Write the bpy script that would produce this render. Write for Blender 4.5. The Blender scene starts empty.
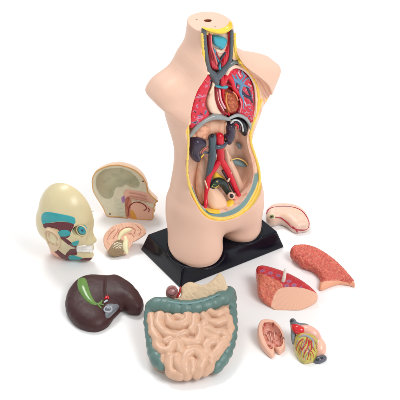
import bpy, math, time
import numpy as np
T0 = time.time()
rng = np.random.default_rng(7)
# ------------------------------------------------------------------ camera, world, lamps, exposure (lengths in cm, x0.01)
CM = 0.01
DIST, PITCH, FOV = 162.0, math.radians(33.8), math.radians(20)
cP, sP = math.cos(PITCH), math.sin(PITCH)
CAM = np.array([0, -DIST*cP, DIST*sP]); FW = np.array([0, cP, -sP]); UP = np.array([0, sP, cP]); RT = np.array([1., 0, 0])
FPX = 200/math.tan(FOV/2)
S = bpy.context.scene
cd = bpy.data.cameras.new('camera'); cam = bpy.data.objects.new('camera', cd); S.collection.objects.link(cam)
cam.location = CAM*CM; cam.rotation_euler = (math.pi/2-PITCH, 0, 0)
cd.angle = FOV; cd.clip_start = 0.05; cd.clip_end = 200
S.camera = cam
w = bpy.data.worlds.new('World'); S.world = w; w.use_nodes = True
bg = w.node_tree.nodes['Background']; bg.inputs[0].default_value = (1, 1, 1, 1); bg.inputs[1].default_value = 0.64
S.view_settings.view_transform = 'Standard'; S.view_settings.look = 'None'; S.view_settings.exposure = 0; S.view_settings.gamma = 1
def area(name, loc, target, size, power, col=(1, 1, 1)):
    l = bpy.data.lights.new(name, 'AREA'); l.shape = 'RECTANGLE'; l.size, l.size_y = size; l.energy = power; l.color = col
    o = bpy.data.objects.new(name, l); S.collection.objects.link(o); o.location = loc
    import mathutils
    o.rotation_euler = (mathutils.Vector(target)-mathutils.Vector(loc)).to_track_quat('-Z', 'Y').to_euler()
area('softbox_key', (0.95, -1.05, 1.55), (0, 0, 0.12), (0.8, 0.8), 19)
area('softbox_top', (-0.45, 0.7, 1.8), (0, 0, 0.05), (0.7, 0.5), 17)
S.cycles.max_bounces = 6

# ------------------------------------------------------------------ numeric helpers
def smin(a, b, k):
    h = np.clip(.5+.5*(b-a)/k, 0, 1); return b*(1-h)+a*h-k*h*(1-h)
def smax(a, b, k): return -smin(-a, -b, k)
def A(*v): return np.array(v, float)
def ray(px, py): return FW+RT*(px-200)/FPX-UP*(py-200)/FPX
def pix(P):
    q = np.asarray(P)-CAM; z = q@FW
    return np.stack([200+FPX*(q@RT)/z, 200-FPX*(q@UP)/z], -1)
def ground_pt(px, py, z=0.):
    r = ray(px, py); return CAM+r*((z-CAM[2])/r[2])
def curve(pts, n=6, closed=False):
    P = np.asarray(pts, float); m = len(P); out = []
    rngi = range(m) if closed else range(m-1)
    for i in rngi:
        if closed: p0, p1, p2, p3 = P[(i-1) % m], P[i], P[(i+1) % m], P[(i+2) % m]
        else: p0, p1, p2, p3 = P[max(i-1, 0)], P[i], P[i+1], P[min(i+2, m-1)]
        for t in np.arange(n)/n:
            out.append(.5*((2*p1)+(-p0+p2)*t+(2*p0-5*p1+4*p2-p3)*t*t+(-p0+3*p1-3*p2+p3)*t**3))
    if not closed: out.append(P[-1])
    return np.array(out)

class Frame:
    """local frame: u to the right, v up in the plane, w out of the plane; tilt 0 lies on the table, 90 stands"""
    def __init__(s, O, yaw=0, tilt=0, roll=0):
        y, t, r = [math.radians(a) for a in (yaw, tilt, roll)]
        ex = A(math.cos(y), math.sin(y), 0); ey = A(-math.sin(y), math.cos(y), 0); ez = A(0, 0, 1)
        V = ey*math.cos(t)+ez*math.sin(t); N = -ey*math.sin(t)+ez*math.cos(t)
        s.U = ex*math.cos(r)+V*math.sin(r); s.V = -ex*math.sin(r)+V*math.cos(r); s.N = N
        s.O = np.asarray(O, float); s.R = np.array([s.U, s.V, s.N])
    def loc(s, P): return (np.asarray(P)-s.O)@s.R.T
    def world(s, L): return s.O+np.asarray(L)@s.R
    def uv(s, pts, w=0.):
        out = []
        for p in pts:
            r = ray(p[0], p[1]); O = s.O+s.N*w; t = ((O-CAM)@s.N)/(r@s.N); out.append(s.loc(CAM+r*t)[:2])
        return np.array(out)
    def uvw(s, pts, w=0.):
        ws = np.broadcast_to(np.asarray(w, float), (len(pts),))
        return np.array([list(s.uv([p], a)[0])+[a] for p, a in zip(pts, ws)])
    def onsurf(s, f, pts, lift=0., reach=30):
        """where the rays through these points meet the surface f = 0"""
        out = []
        for p in pts:
            r = ray(p[0], p[1]); r = r/np.linalg.norm(r); t = ((s.O-CAM)@r)-reach*.5
            t = t+np.arange(0, reach, .06); L = s.loc(CAM+t[:, None]*r)
            v = f(L[:, 0], L[:, 1], L[:, 2]); i = np.argmax(v < lift)
            if v[i] >= lift: i = int(np.argmin(v))
            elif i > 0:
                a = (v[i-1]-lift)/(v[i-1]-v[i]+1e-9); out.append(L[i-1]*(1-a)+L[i]*a); continue
            out.append(L[i])
        return np.array(out)

class Poly:
    """smooth signed distance to an outline, looked up on a fine grid"""
    def __init__(s, P, h=.04, pad=2.5, smooth=5, n=None):
        P = curve(P, smooth, True) if smooth else np.asarray(P, float)
        s.P = P; s.lo = P.min(0)-pad; s.h = h
        nx, ny = (np.ceil((P.max(0)+pad-s.lo)/h)).astype(int)+1
        X, Y = np.meshgrid(s.lo[0]+np.arange(nx)*h, s.lo[1]+np.arange(ny)*h, indexing='ij')
        Xf, Yf = X.ravel().astype(np.float32), Y.ravel().astype(np.float32)
        d2 = np.full(Xf.shape, 1e9, np.float32); ins = np.zeros(Xf.shape, bool)
        Q = np.roll(P, -1, 0)
        for (ax, ay), (bx, by) in zip(P, Q):
            ex, ey = bx-ax, by-ay; L = ex*ex+ey*ey
            if L < 1e-12: continue
            t = np.clip(((Xf-ax)*ex+(Yf-ay)*ey)/L, 0, 1)
            dx = Xf-ax-t*ex; dy = Yf-ay-t*ey; d2 = np.minimum(d2, dx*dx+dy*dy)
            c = ((ay > Yf) != (by > Yf))
            if abs(ey) > 1e-12: ins ^= c & (Xf < ex*(Yf-ay)/ey+ax)
        d = np.sqrt(d2); d[ins] *= -1; s.G = d.reshape(nx, ny); s.inr = float(-s.G.min())
    def __call__(s, u, v):
        nx, ny = s.G.shape
        x = (u-s.lo[0])/s.h; y = (v-s.lo[1])/s.h
        cx = np.clip(x, 0, nx-1.001); cy = np.clip(y, 0, ny-1.001)
        i = cx.astype(int); j = cy.astype(int); a = cx-i; b = cy-j; G = s.G
        r = (G[i, j]*(1-a)+G[i+1, j]*a)*(1-b)+(G[i, j+1]*(1-a)+G[i+1, j+1]*a)*b
        return r+np.hypot(x-cx, y-cy)*s.h

def hashnoise(u, v, w, seed=0):
    """cheap smooth value noise in 3-D, -1..1"""
    i, j, k = [np.floor(a).astype(np.int64) for a in (u, v, w)]; fx, fy, fz = u-i, v-j, w-k
    fx, fy, fz = [t*t*(3-2*t) for t in (fx, fy, fz)]
    def H(a, b, c):
        n = (a*73856093) ^ (b*19349663) ^ (c*83492791) ^ (seed*2654435761)
        n = (n ^ (n >> 13))*1274126177 & 0x7fffffff; n = n ^ (n >> 16); return (n & 0xffff)/32767.5-1
    def L(a, b, t): return a+(b-a)*t
    return L(L(L(H(i, j, k), H(i+1, j, k), fx), L(H(i, j+1, k), H(i+1, j+1, k), fx), fy),
             L(L(H(i, j, k+1), H(i+1, j, k+1), fx), L(H(i, j+1, k+1), H(i+1, j+1, k+1), fx), fy), fz)

# ------------------------------------------------------------------ surface from a signed field
def nets(f, lo, hi, h, lip=1.4):
    lo = np.asarray(lo, float); hi = np.asarray(hi, float); B = 8
    nb = np.ceil((hi-lo)/(h*B)).astype(int)+1; n = nb*B
    bx, by, bz = np.meshgrid(*[np.arange(k) for k in nb], indexing='ij')
    C = np.stack([bx, by, bz], -1).reshape(-1, 3); P = lo+(C*B+(B-1)/2)*h
    fc = f(P[:, 0], P[:, 1], P[:, 2])
    near = np.abs(fc) < B*h*.9*lip+2*h
    F = np.repeat(np.repeat(np.repeat(np.where(fc < 0, -1., 1.).astype(np.float32).reshape(nb), B, 0), B, 1), B, 2)
    o = np.stack(np.meshgrid(*[np.arange(B)]*3, indexing='ij'), -1).reshape(-1, 3)
    F6 = F.reshape(nb[0], B, nb[1], B, nb[2], B)
    idx = np.nonzero(near)[0]
    for c in range(0, len(idx), 600):
        ii = idx[c:c+600]; G = (C[ii]*B)[:, None, :]+o[None]; Q = lo+G.reshape(-1, 3)*h
        v = f(Q[:, 0], Q[:, 1], Q[:, 2]).astype(np.float32).reshape(-1, B, B, B)
        F6[C[ii, 0], :, C[ii, 1], :, C[ii, 2], :] = v
    F = F6.reshape(n)
    s = F < 0
    cnt = np.zeros(np.array(F.shape)-1, np.int8)
    for a in (0, 1):
        for b in (0, 1):
            for c in (0, 1): cnt += s[a:n[0]-1+a, b:n[1]-1+b, c:n[2]-1+c]
    I, J, K = np.nonzero((cnt > 0) & (cnt < 8))
    cid = np.full(cnt.shape, -1, np.int32); cid[I, J, K] = np.arange(len(I))
    acc = np.zeros((len(I), 3)); num = np.zeros(len(I))
    off = [(a, b, c) for a in (0, 1) for b in (0, 1) for c in (0, 1)]
    val = {q: F[I+q[0], J+q[1], K+q[2]].astype(float) for q in off}
    for q in off:
        for ax in range(3):
            if q[ax]: continue
            r = list(q); r[ax] = 1; r = tuple(r); a, b = val[q], val[r]; m = (a < 0) != (b < 0)
            t = np.where(m, a/np.where(a == b, 1, a-b), 0)
            for k in range(3): acc[:, k] += m*((q[k]) + (t if k == ax else 0))
            num += m
    V = lo+(np.stack([I, J, K], -1)+acc/num[:, None])*h
    quads = []
    for ax in range(3):
        sl0 = [slice(None)]*3; sl1 = [slice(None)]*3; sl0[ax] = slice(0, n[ax]-1); sl1[ax] = slice(1, n[ax])
        ch = s[tuple(sl0)] != s[tuple(sl1)]; E = np.stack(np.nonzero(ch), -1)
        o1, o2 = (ax+1) % 3, (ax+2) % 3
        ok = (E[:, o1] > 0) & (E[:, o2] > 0) & (E[:, o1] < n[o1]-1) & (E[:, o2] < n[o2]-1); E = E[ok]
        e1 = np.zeros(3, int); e1[o1] = 1; e2 = np.zeros(3, int); e2[o2] = 1
        g = lambda D: cid[D[:, 0], D[:, 1], D[:, 2]]
        q = np.stack([g(E-e1-e2), g(E-e2), g(E), g(E-e1)], -1)
        ins = s[E[:, 0], E[:, 1], E[:, 2]]; q[~ins] = q[~ins][:, ::-1]
        quads.append(q)
    Q = np.concatenate(quads); Q = Q[(Q >= 0).all(1)]
    return V, Q

def sweep(P, r, seg=14, flat=1.0, N=None):
    """round tube along P with radii r and rounded ends"""
    P = np.asarray(P, float); r = np.broadcast_to(np.asarray(r, float), (len(P),)).copy()
    T = np.gradient(P, axis=0); T /= np.linalg.norm(T, axis=1)[:, None]+1e-9
    ref = A(0, 0, 1) if N is None else N
    rings = []; rad = []; cen = []; tan = []
    for k in (0.0, .45, .8): cen.append(P[0]-T[0]*r[0]*math.sqrt(max(0, 1-max(k, .02)**2))*(1 if k < 1 else 0)); rad.append(r[0]*max(k, .02)); tan.append(T[0])
    for p, q, t in zip(P, r, T): cen.append(p); rad.append(q); tan.append(t)
    for k in (.8, .45, 0.0): cen.append(P[-1]+T[-1]*r[-1]*math.sqrt(max(0, 1-max(k, .02)**2))); rad.append(r[-1]*max(k, .02)); tan.append(T[-1])
    a = np.linspace(0, 2*math.pi, seg, endpoint=False)
    for c, q, t in zip(cen, rad, tan):
        x = np.cross(t, ref); x /= np.linalg.norm(x)+1e-9; y = np.cross(x, t)
        rings.append(c+q*(np.cos(a)[:, None]*x+flat*np.sin(a)[:, None]*y))
    V = np.concatenate(rings); m = len(rings); Q = []
    for i in range(m-1):
        for j in range(seg):
            k = (j+1) % seg; Q.append((i*seg+j, i*seg+k, (i+1)*seg+k, (i+1)*seg+j))
    Q = np.array(Q)
    return V, Q

# ------------------------------------------------------------------ linking objects
def srgb(*c):
    c = np.array(c, float)/255; return np.where(c <= .04045, c/12.92, ((c+.055)/1.055)**2.4)
def mesh_obj(name, V, Q, mat, parent=None, col=None, origin=None, caps=True):
    """V world cm; vertices stored about the origin of the thing"""
    org = A(0, 0, 0) if origin is None else origin
    me = bpy.data.meshes.new(name)
    v = ((V-org)*CM).astype(np.float32)
    me.vertices.add(len(v)); me.vertices.foreach_set('co', v.ravel())
    me.loops.add(Q.size); me.loops.foreach_set('vertex_index', Q.ravel().astype(np.int32))
    me.polygons.add(len(Q)); me.polygons.foreach_set('loop_start', (np.arange(len(Q))*Q.shape[1]).astype(np.int32))
    try: me.polygons.foreach_set('loop_total', np.full(len(Q), Q.shape[1], np.int32))
    except Exception: pass
    me.polygons.foreach_set('use_smooth', np.ones(len(Q), bool))
    me.update(calc_edges=True); me.validate()
    if col is not None:
        c = np.ones((len(v), 4), np.float32); c[:, :3] = col
        at = me.color_attributes.new('col', 'FLOAT_COLOR', 'POINT'); at.data.foreach_set('color', c.ravel())
    me.materials.append(mat)
    o = bpy.data.objects.new(name, me); S.collection.objects.link(o)
    if parent is not None: o.parent = parent
    return o
ORG = {}
def thing(name, label, cat, loc, group=None):
    o = bpy.data.objects.new(name, None); S.collection.objects.link(o); o.empty_display_size = .02
    o.location = np.asarray(loc)*CM; o['label'] = label; o['category'] = cat
    if group: o['group'] = group
    ORG[o.name] = np.asarray(loc, float); return o
def root_org(p):
    while p.parent is not None: p = p.parent
    return ORG[p.name]
def solid(name, fr, f, lo, hi, h, mat, parent, col=None, label=None):
    V, Q = nets(f, lo, hi, h); 
    c = None
    if col is not None:
        c = col(V[:, 0], V[:, 1], V[:, 2]) if callable(col) else np.broadcast_to(np.asarray(col, float), V.shape)
    W = fr.world(V)
    o = mesh_obj(name, W, Q, mat, parent, c, root_org(parent))
    if label: o['label'] = label
    print('%-22s verts %7d  zmin %.2f  t %.1f' % (name, len(V), W[:, 2].min() if len(W) else 0, time.time()-T0))
    return o
def tube(name, fr, L, r, mat, parent, col, seg=12, flat=1.0, smooth=5, label=None):
    """tube through local points L (u, v, w), radii r"""
    L = np.asarray(L, float); r = np.broadcast_to(np.asarray(r, float), (len(L),))
    D = curve(np.c_[L, r], smooth)
    V, Q = sweep(fr.world(D[:, :3]), D[:, 3], seg, flat, fr.N)
    o = mesh_obj(name, V, Q, mat, parent, np.broadcast_to(np.asarray(col, float), V.shape), root_org(parent))
    if label: o['label'] = label
    return o
def multi_tube(name, fr, lines, mat, parent, col, seg=8, smooth=4, label=None):
    Vs, Qs, Cs, n = [], [], [], 0
    for ln in lines:
        L, r = ln[0], ln[1]; c = ln[2] if len(ln) > 2 else col
        L = np.asarray(L, float); r = np.broadcast_to(np.asarray(r, float), (len(L),))
        D = curve(np.c_[L, r], smooth); V, Q = sweep(fr.world(D[:, :3]), D[:, 3], seg, 1, fr.N)
        Vs.append(V); Qs.append(Q+n); n += len(V); Cs.append(np.broadcast_to(np.asarray(c, float), V.shape))
    o = mesh_obj(name, np.concatenate(Vs), np.concatenate(Qs), mat, parent, np.concatenate(Cs), root_org(parent))
    if label: o['label'] = label
    return o
def mixc(c, m, k):
    """blend colour array c toward k by mask m"""
    m = np.clip(m, 0, 1)[:, None]; return c*(1-m)+np.asarray(k, float)*m
def step(d, s=.04): return np.clip(.5-d/(2*s), 0, 1)          # 1 inside (d < 0)
def full(u, c): return np.broadcast_to(np.asarray(c, float), (len(u), 3)).copy()

# solids built from an outline
def slab(pf, w0, w1, r=.2):
    """rounded plate: outline pf, from w0 to w1"""
    c, hh = (w0+w1)/2, (w1-w0)/2
    def f(u, v, w):
        a = pf(u, v)+r; b = np.abs(w-c)-hh+r
        return np.hypot(np.maximum(a, 0), np.maximum(b, 0))+np.minimum(np.maximum(a, b), 0)-r
    return f
def dome(pf, T, R=None, w0=0., p=2., lo=None, k=.12):
    """swelling body over an outline: highest in the middle, cut flat below at lo"""
    R = R or pf.inr
    def f(u, v, w):
        t = T(u, v) if callable(T) else T
        a = np.maximum(pf(u, v)+R, 0)/R; b = np.abs(w-w0)/t
        g = ((a**p+b**p)**(1/p)-1)*np.minimum(R, t)
        return g if lo is None else smax(g, lo-w, k)
    return f
def bounds(pf, w0, w1, m=.35):
    lo = pf.P.min(0)-m; hi = pf.P.max(0)+m; return (lo[0], lo[1], w0-m), (hi[0], hi[1], w1+m)

# ------------------------------------------------------------------ materials
def mat(name, rough=.4, bump=(0, 0), vary=.06, vscale=60, sheen=.5, col=None, coat=0, bump2=None, sss=0):
    m = bpy.data.materials.new(name); m.use_nodes = True; nt = m.node_tree; N = nt.nodes; L = nt.links
    b = N['Principled BSDF']; b.inputs['Roughness'].default_value = rough
    b.inputs['Specular IOR Level'].default_value = sheen
    if coat: b.inputs['Coat Weight'].default_value = coat; b.inputs['Coat Roughness'].default_value = .08
    if sss:
        b.inputs['Subsurface Weight'].default_value = sss; b.inputs['Subsurface Radius'].default_value = (1, .5, .35); b.inputs['Subsurface Scale'].default_value = .004
    tc = N.new('ShaderNodeTexCoord')
    if col is None:
        at = N.new('ShaderNodeAttribute'); at.attribute_name = 'col'; src = at.outputs['Color']
    else:
        rgb = N.new('ShaderNodeRGB'); rgb.outputs[0].default_value = (*col, 1); src = rgb.outputs[0]
    n = N.new('ShaderNodeTexNoise'); n.inputs['Scale'].default_value = vscale; n.inputs['Detail'].default_value = 5
    L.new(tc.outputs['Object'], n.inputs['Vector'])
    mr = N.new('ShaderNodeMapRange'); mr.inputs['From Min'].default_value = .3; mr.inputs['From Max'].default_value = .7
    mr.inputs['To Min'].default_value = 1-vary; mr.inputs['To Max'].default_value = 1+vary
    L.new(n.outputs['Fac'], mr.inputs['Value'])
    mx = N.new('ShaderNodeVectorMath'); mx.operation = 'SCALE'; L.new(src, mx.inputs[0]); L.new(mr.outputs[0], mx.inputs['Scale'])
    L.new(mx.outputs[0], b.inputs['Base Color'])
    rr = N.new('ShaderNodeMapRange'); rr.inputs['To Min'].default_value = rough*.8; rr.inputs['To Max'].default_value = rough*1.25
    L.new(n.outputs['Fac'], rr.inputs['Value']); L.new(rr.outputs[0], b.inputs['Roughness'])
    if bump[0]:
        n2 = N.new('ShaderNodeTexNoise'); n2.inputs['Scale'].default_value = bump[0]; n2.inputs['Detail'].default_value = 4
        L.new(tc.outputs['Object'], n2.inputs['Vector'])
        bp = N.new('ShaderNodeBump'); bp.inputs['Strength'].default_value = bump[1]; bp.inputs['Distance'].default_value = .001
        L.new(n2.outputs['Fac'], bp.inputs['Height']); L.new(bp.outputs[0], b.inputs['Normal'])
    return m
M_SKIN = mat('flesh_plastic', .42, (900, .05), .025, 18, .45, sss=.12)
M_PAINT = mat('painted_plastic', .36, (700, .12), .07, 120, .5)
M_GLOSS = mat('glossy_paint', .2, (500, .1), .07, 120, .5)
M_MATT = mat('matt_paint', .55, (900, .2), .08, 90, .4)
M_SPONGE = mat('spongy_paint', .42, (420, .7), .16, 260, .5)
M_BLACK = mat('black_gloss_plastic', .12, (0, 0), .15, 30, .28, col=(.003, .005, .011))
M_FLOOR = mat('white_sweep', .75, (0, 0), .004, 3, .25, col=(.93, .93, .93))

# ------------------------------------------------------------------ the table surface
def floor():
    n = 400.
    V = A([-n, -n, 0], [n, -n, 0], [n, n, 0], [-n, n, 0]) if False else np.array([[-n, -n, 0], [n, -n, 0], [n, n, 0], [-n, n, 0]], float)
    o = mesh_obj('ground', V, np.array([[0, 1, 2, 3]]), M_FLOOR); o['kind'] = 'structure'
floor()
# ================================================================== the torso on its black stand
YAW = 27
TO = A(1.5, -11.8, 0)
ft = Frame(TO, YAW, 90)
SKIN = srgb(230, 191, 169)
torso = thing('torso_model', 'tall flesh coloured anatomical torso with opened chest and belly, bolted to a black stand', 'anatomical torso', TO)
# ---- stand
fs = Frame(A(1.5, -11.8, 0), 32.9, 0)
def build_stand():
    Wb, Db, Wt, Dt, H = 16.5, 10.1, 14.8, 8.7, 2.6
    import bmesh
    bm = bmesh.new(); bmesh.ops.create_cube(bm, size=1)
    for v in bm.verts:
        t = v.co.z > 0; v.co = ((1 if v.co.x > 0 else -1)*(Wt if t else Wb)/2, (1 if v.co.y > 0 else -1)*(Dt if t else Db)/2, H if t else .02)
    bmesh.ops.bevel(bm, geom=list(bm.edges), offset=.22, segments=4, affect='EDGES', profile=.6)
    V = np.array([list(v.co) for v in bm.verts]); fcs = [[v.index for v in f.verts] for f in bm.faces]
    W = fs.world(V+A(.2, 0, 0))-TO
    me = bpy.data.meshes.new('stand'); me.from_pydata((W*CM).tolist(), [], fcs)
    me.polygons.foreach_set('use_smooth', np.ones(len(me.polygons), bool))
    me.update(); me.materials.append(M_BLACK); bm.free()
    me.set_sharp_from_angle(angle=math.radians(50))
    o = bpy.data.objects.new('stand', me); S.collection.objects.link(o); o.parent = torso
build_stand()
def foot_ring(px, py, a, b):
    g = fs.loc(ground_pt(px, py, 2.6)); t = np.linspace(0, 2*math.pi, 49); k = math.radians(YAW-32.9)
    P = np.c_[a*np.cos(t), b*np.sin(t)]; P = np.c_[P[:, 0]*math.cos(k)-P[:, 1]*math.sin(k)+g[0], P[:, 0]*math.sin(k)+P[:, 1]*math.cos(k)+g[1], np.full(49, 2.6)]
    V, Q = sweep(fs.world(P), .09, 8); mesh_obj('foot_ring', V, Q, M_BLACK, torso, None, TO)
foot_ring(195.5, 250, 3.62, 4.3); foot_ring(237, 227.3, 3.2, 4.15)
# ---- silhouette rows measured on the photograph, put on the torso's middle plane
LP = [(188.5, 15), (187.5, 22), (187, 33), (185.5, 42), (183, 52), (177, 66), (169, 85), (163, 102), (162.5, 118), (168, 135), (173.5, 152), (174.5, 162), (173, 178), (169.5, 195), (167, 210), (166, 225), (167, 240), (170, 256)]
RP = [(231.5, 13), (232, 22), (233, 35), (234, 45), (240, 58), (256, 74), (265, 90), (262, 105), (254, 124), (251.6, 136), (255, 150), (259, 162), (262.5, 178), (262.5, 192), (261.5, 205), (260.5, 222), (259, 238)]
l = ft.uv(LP); r_ = ft.uv(RP)
zz = np.linspace(0, 36, 73)
def itp(P):
    P = P[np.argsort(P[:, 1])]; return np.interp(zz, P[:, 1], P[:, 0])
XL, XR = itp(l), itp(r_)
k5 = np.ones(5)/5
def sm(a): return np.convolve(np.pad(a, 2, 'edge'), k5, 'valid')
Bz = sm(np.interp(zz, [2, 5, 8, 12, 15.5, 19, 22, 25, 28, 30, 32, 36], [4.3, 4.7, 4.9, 4.5, 4.05, 4.3, 4.3, 4.0, 3.4, 3.15, 3.1, 3.1]))
ty = math.tan(math.radians(YAW))
HW = np.maximum((XR-XL)/2, 2.5)
Az = (.965+.035*np.clip((zz-22)/4, 0, 1))*sm(np.sqrt(np.maximum(HW**2-(Bz*ty)**2, 2.0))); Cz = sm((XR+XL)/2)
CWz = np.interp(zz, [0, 8, 15, 24, 30, 36], [0, 0, -.2, 0, .1, .1])
NECKTOP = float(ft.uv([(209, 22)])[0, 1])
g1 = ft.loc(ground_pt(195.5, 250, 2.6)); g2 = ft.loc(ground_pt(239.5, 226.5, 2.6))
g2 = g2-A(.4, 0, 0); print('neck', NECKTOP, 'legs', g1, g2)
def lerp_z(T_, v): 
    x = np.clip(v*2, 0, 71.999); i = x.astype(int); a = x-i; return T_[i]*(1-a)+T_[i+1]*a
Psh = [Poly(ft.uvw(p, q)[:, :2], h=.08, pad=4) for p, q in zip((
    [(208, 46), (184, 49), (174, 62), (161, 73), (153, 82.5), (148.6, 95.5), (151, 108), (168, 120), (186, 128), (206, 108)],
    [(212, 46), (234, 47), (244, 50), (256, 52), (268, 56.5), (276, 64), (278.5, 74), (275, 84), (268, 95), (258, 103), (240, 104), (218, 90)]), ([-1.3, -1.5, -1.5, -1.1, -.7, -.2, .1, .4, .4, .4], [-1.2, -1.3, -1.3, -1.3, -.8, .4, 1.4, 1.5, 1.1, .6, .4, .3]))]
def shoulder(p, hw, r):
    def f(u, v, w):
        a = p(u, v)+r; b = np.abs(w-.15)-hw+r
        return np.hypot(np.maximum(a, 0), np.maximum(b, 0))+np.minimum(np.maximum(a, b), 0)-r
    return f
shL, shR = shoulder(Psh[0], 3.35, 2.5), shoulder(Psh[1], 3.15, 2.3)
c1 = ft.uv([(147, 97), (186, 127)], .6)      # underside cut of the near arm
d1 = (c1[1]-c1[0])/np.linalg.norm(c1[1]-c1[0]); n1 = A(-abs(d1[1]), -abs(d1[0]))
c2 = ft.uv([(277.5, 80), (262, 103)], .3)
d2_ = (c2[0]-c2[1])/np.linalg.norm(c2[0]-c2[1]); n2 = A(abs(d2_[1]), -abs(d2_[0]))
def leg(g, a0, a1, b0, b1, cu1, cw1):
    def f(u, v, w):
        t = np.clip((v-2.6)/6, 0, 1); t = t*t*(3-2*t)
        cu = g[0]+(cu1-g[0])*t; cw = g[2]+(cw1-g[2])*t; a = a0+(a1-a0)*t; b = b0+(b1-b0)*t
        a = a-.35*np.clip((3.6-v)/1.1, 0, 1)**2; b = b-.35*np.clip((3.6-v)/1.1, 0, 1)**2
        q = (np.sqrt(((u-cu)/a)**2+((w-cw)/b)**2)-1)*np.minimum(a, b)
        return smax(smax(q, 2.45-v, .1), v-9.5, 2.)
    return f
lgA = leg(g1, 3.45, 3.05, 4.1, 4.3, -2.75, .1); lgB = leg(g2, 3.05, 3.05, 3.9, 4.3, 3.55, .1)
def trunk(u, v, w):
    a, b, c, cw = lerp_z(Az, v), lerp_z(Bz, v), lerp_z(Cz, v), lerp_z(CWz, v)
    x, y = np.abs(u-c)/a, np.abs(w-cw)/b
    q = ((x**2.25+y**2.25)**(1/2.25)-1)*np.minimum(a, b)*.9
    return smax(smax(q, v-NECKTOP, .12), 4.5-v, 2.4)
def body(u, v, w):
    t = trunk(u, v, w)
    a = smax(shL(u, v, w), (u-c1[0, 0])*n1[0]+(v-c1[0, 1])*n1[1], .6)
    b = smax(shR(u, v, w), (u-c2[0, 0])*n2[0]+(v-c2[0, 1])*n2[1], .5)
    kk = .3+1.3*np.clip((v-25.5)/3, 0, 1)
    t = smin(t, a, kk); t = smin(t, b, kk)
    L = smin(lgA(u, v, w), lgB(u, v, w), .3)
    return smin(t, L, .8)
def wcut(u, v):
    t = np.clip((11.5-v)/7.5, 0, 1); t = t*t*(3-2*t)
    return 2.1-.06*u+2.35*t
def wcut2(u, v):
    t = np.clip((11.5-v)/7.5, 0, 1); t = t*t*(3-2*t)
    return 2.1-.06*u+.8*t
OUTL = [(200.5, 24), (200.5, 40), (202, 55), (203, 68), (199, 77), (193, 88), (189, 100), (186.5, 115), (186, 130), (186.5, 145), (185.5, 160), (185, 172), (186.5, 182), (189.5, 192), (194.5, 202.5), (200, 211), (206, 216.4), (214, 219.7), (225, 219.9), (237, 216.3), (247, 209.8), (254, 200.8), (258.8, 191), (263, 180), (272, 168), (285, 150), (285, 110), (274, 99), (268, 91), (262, 80), (253, 72), (245, 66), (239, 60), (235.5, 50), (236.5, 35), (237, 24)]
def wq(pts):            # outline points put on the cut surface itself
    out = []
    for p in pts:
        L = np.array([0., 0.]); ww = 2.1
        for _ in range(4): L = ft.uv([p], ww)[0]; ww = float(wcut(L[0], L[1]))
        m = np.clip((12.5-L[1])/5, 0, 1)
        if m > 0:
            B = ft.onsurf(body, [p], -.2)[0]
            if abs(B[1]-L[1]) < 2.5: L = L*(1-m)+B[:2]*m
        out.append(L)
    return np.array(out)
INN = [(204.5, 29), (206.5, 50), (208, 66), (205, 75), (199.5, 83.5), (193.5, 96), (190.8, 109), (189.6, 124), (190, 140), (189.5, 155), (189, 168), (190.6, 180), (194.5, 190.5), (199.5, 202), (204.5, 208.5), (211, 211.5), (221, 213), (232, 210), (242, 204), (249, 196), (253.5, 187), (254.5, 175), (251.5, 160), (248, 147), (247, 137), (250.5, 126), (254, 115), (255.5, 100), (254, 84), (249, 74), (241, 67), (235, 62), (231.5, 55), (231.5, 30)]
Po = Poly(wq(OUTL), h=.06, smooth=4); Pi = Poly(wq(INN), h=.06, smooth=4)
def depth(v): return 1.3+1.3*np.clip((29-v)/3, 0, 1)+.1*np.clip((21-v)/2, 0, 1)
def wallf(u, v, w): return w-wcut(u, v)
holes = [(ft.uv([p])[0], r) for p, r in (((207.5, 21), .42), ((196.5, 19.5), .13), ((215, 27), .13))]
def shell(u, v, w):
    b = body(u, v, w); c = wallf(u, v, w)
    top = NECKTOP-1.05-v
    m = np.clip((12.5-v)/5, 0, 1); m = m*m*(3-2*m); ce = c*(1-m)+(b+.2)*m
    cut = smax(Po(u, v), -ce, .06)
    sh = np.clip(.6*(wcut(u, v)-w), 0, .85)*np.clip((12-v)/3, 0, 1)
    cav = smax(smax(Pi(u, v+sh), -(w-wcut2(u, v)+depth(v)), .5), -top-.55, .1)
    b = smax(b, -cut, .08); b = smax(b, -cav, .08)
    return b
NT = ft.world(A(0, NECKTOP, 0))
def px_on_top(px, py): return ft.loc(ground_pt(px, py, NT[2]))
HC = [(px_on_top(207.8, 20.2), .46), (px_on_top(196.5, 19.3), .13), (px_on_top(215, 26.5), .13)]
def shell2(u, v, w):
    b = shell(u, v, w)
    for c, r in HC: b = smax(b, -smax(np.hypot(u-c[0], w-c[2])-r, NECKTOP-.9-v, .05), .04)
    return b
V, Q = nets(shell2, (-11.5, 2.3, -5.8), (12, NECKTOP+.5, 6.2), .085)
u, v, w_ = V.T
do, di, c = Po(u, v), Pi(u, v), wallf(u, v, w_)
skin_d = body(u, v, w_)
ishole = np.zeros(len(u), bool)
for cc, r in HC: ishole |= (np.hypot(u-cc[0], w_-cc[2]) < r+.03) & (v < NECKTOP-.07) & (v > NECKTOP-1.3)
interior = (skin_d < -.07) & (~ishole)
di2 = Pi(u, v+np.clip(.6*(wcut(u, v)-w_), 0, .85)*np.clip((12-v)/3, 0, 1))
lining = interior & ((di2 < .06) & (c < -.09))
rim = interior & ~lining
col = full(u, SKIN)
col = mixc(col, ishole, srgb(150, 85, 50))
n1_ = hashnoise(u*5.2, v*.8, w_*2.5, 1); n2_ = hashnoise(u*2, v*2, w_*2, 2)
lin = full(u, srgb(248, 212, 188)); lin = mixc(lin, np.clip(n1_*1.3, 0, 1)*.45, srgb(222, 164, 136)); lin = mixc(lin, np.clip(-n1_, 0, 1)*.5, srgb(246, 214, 190))
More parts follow.
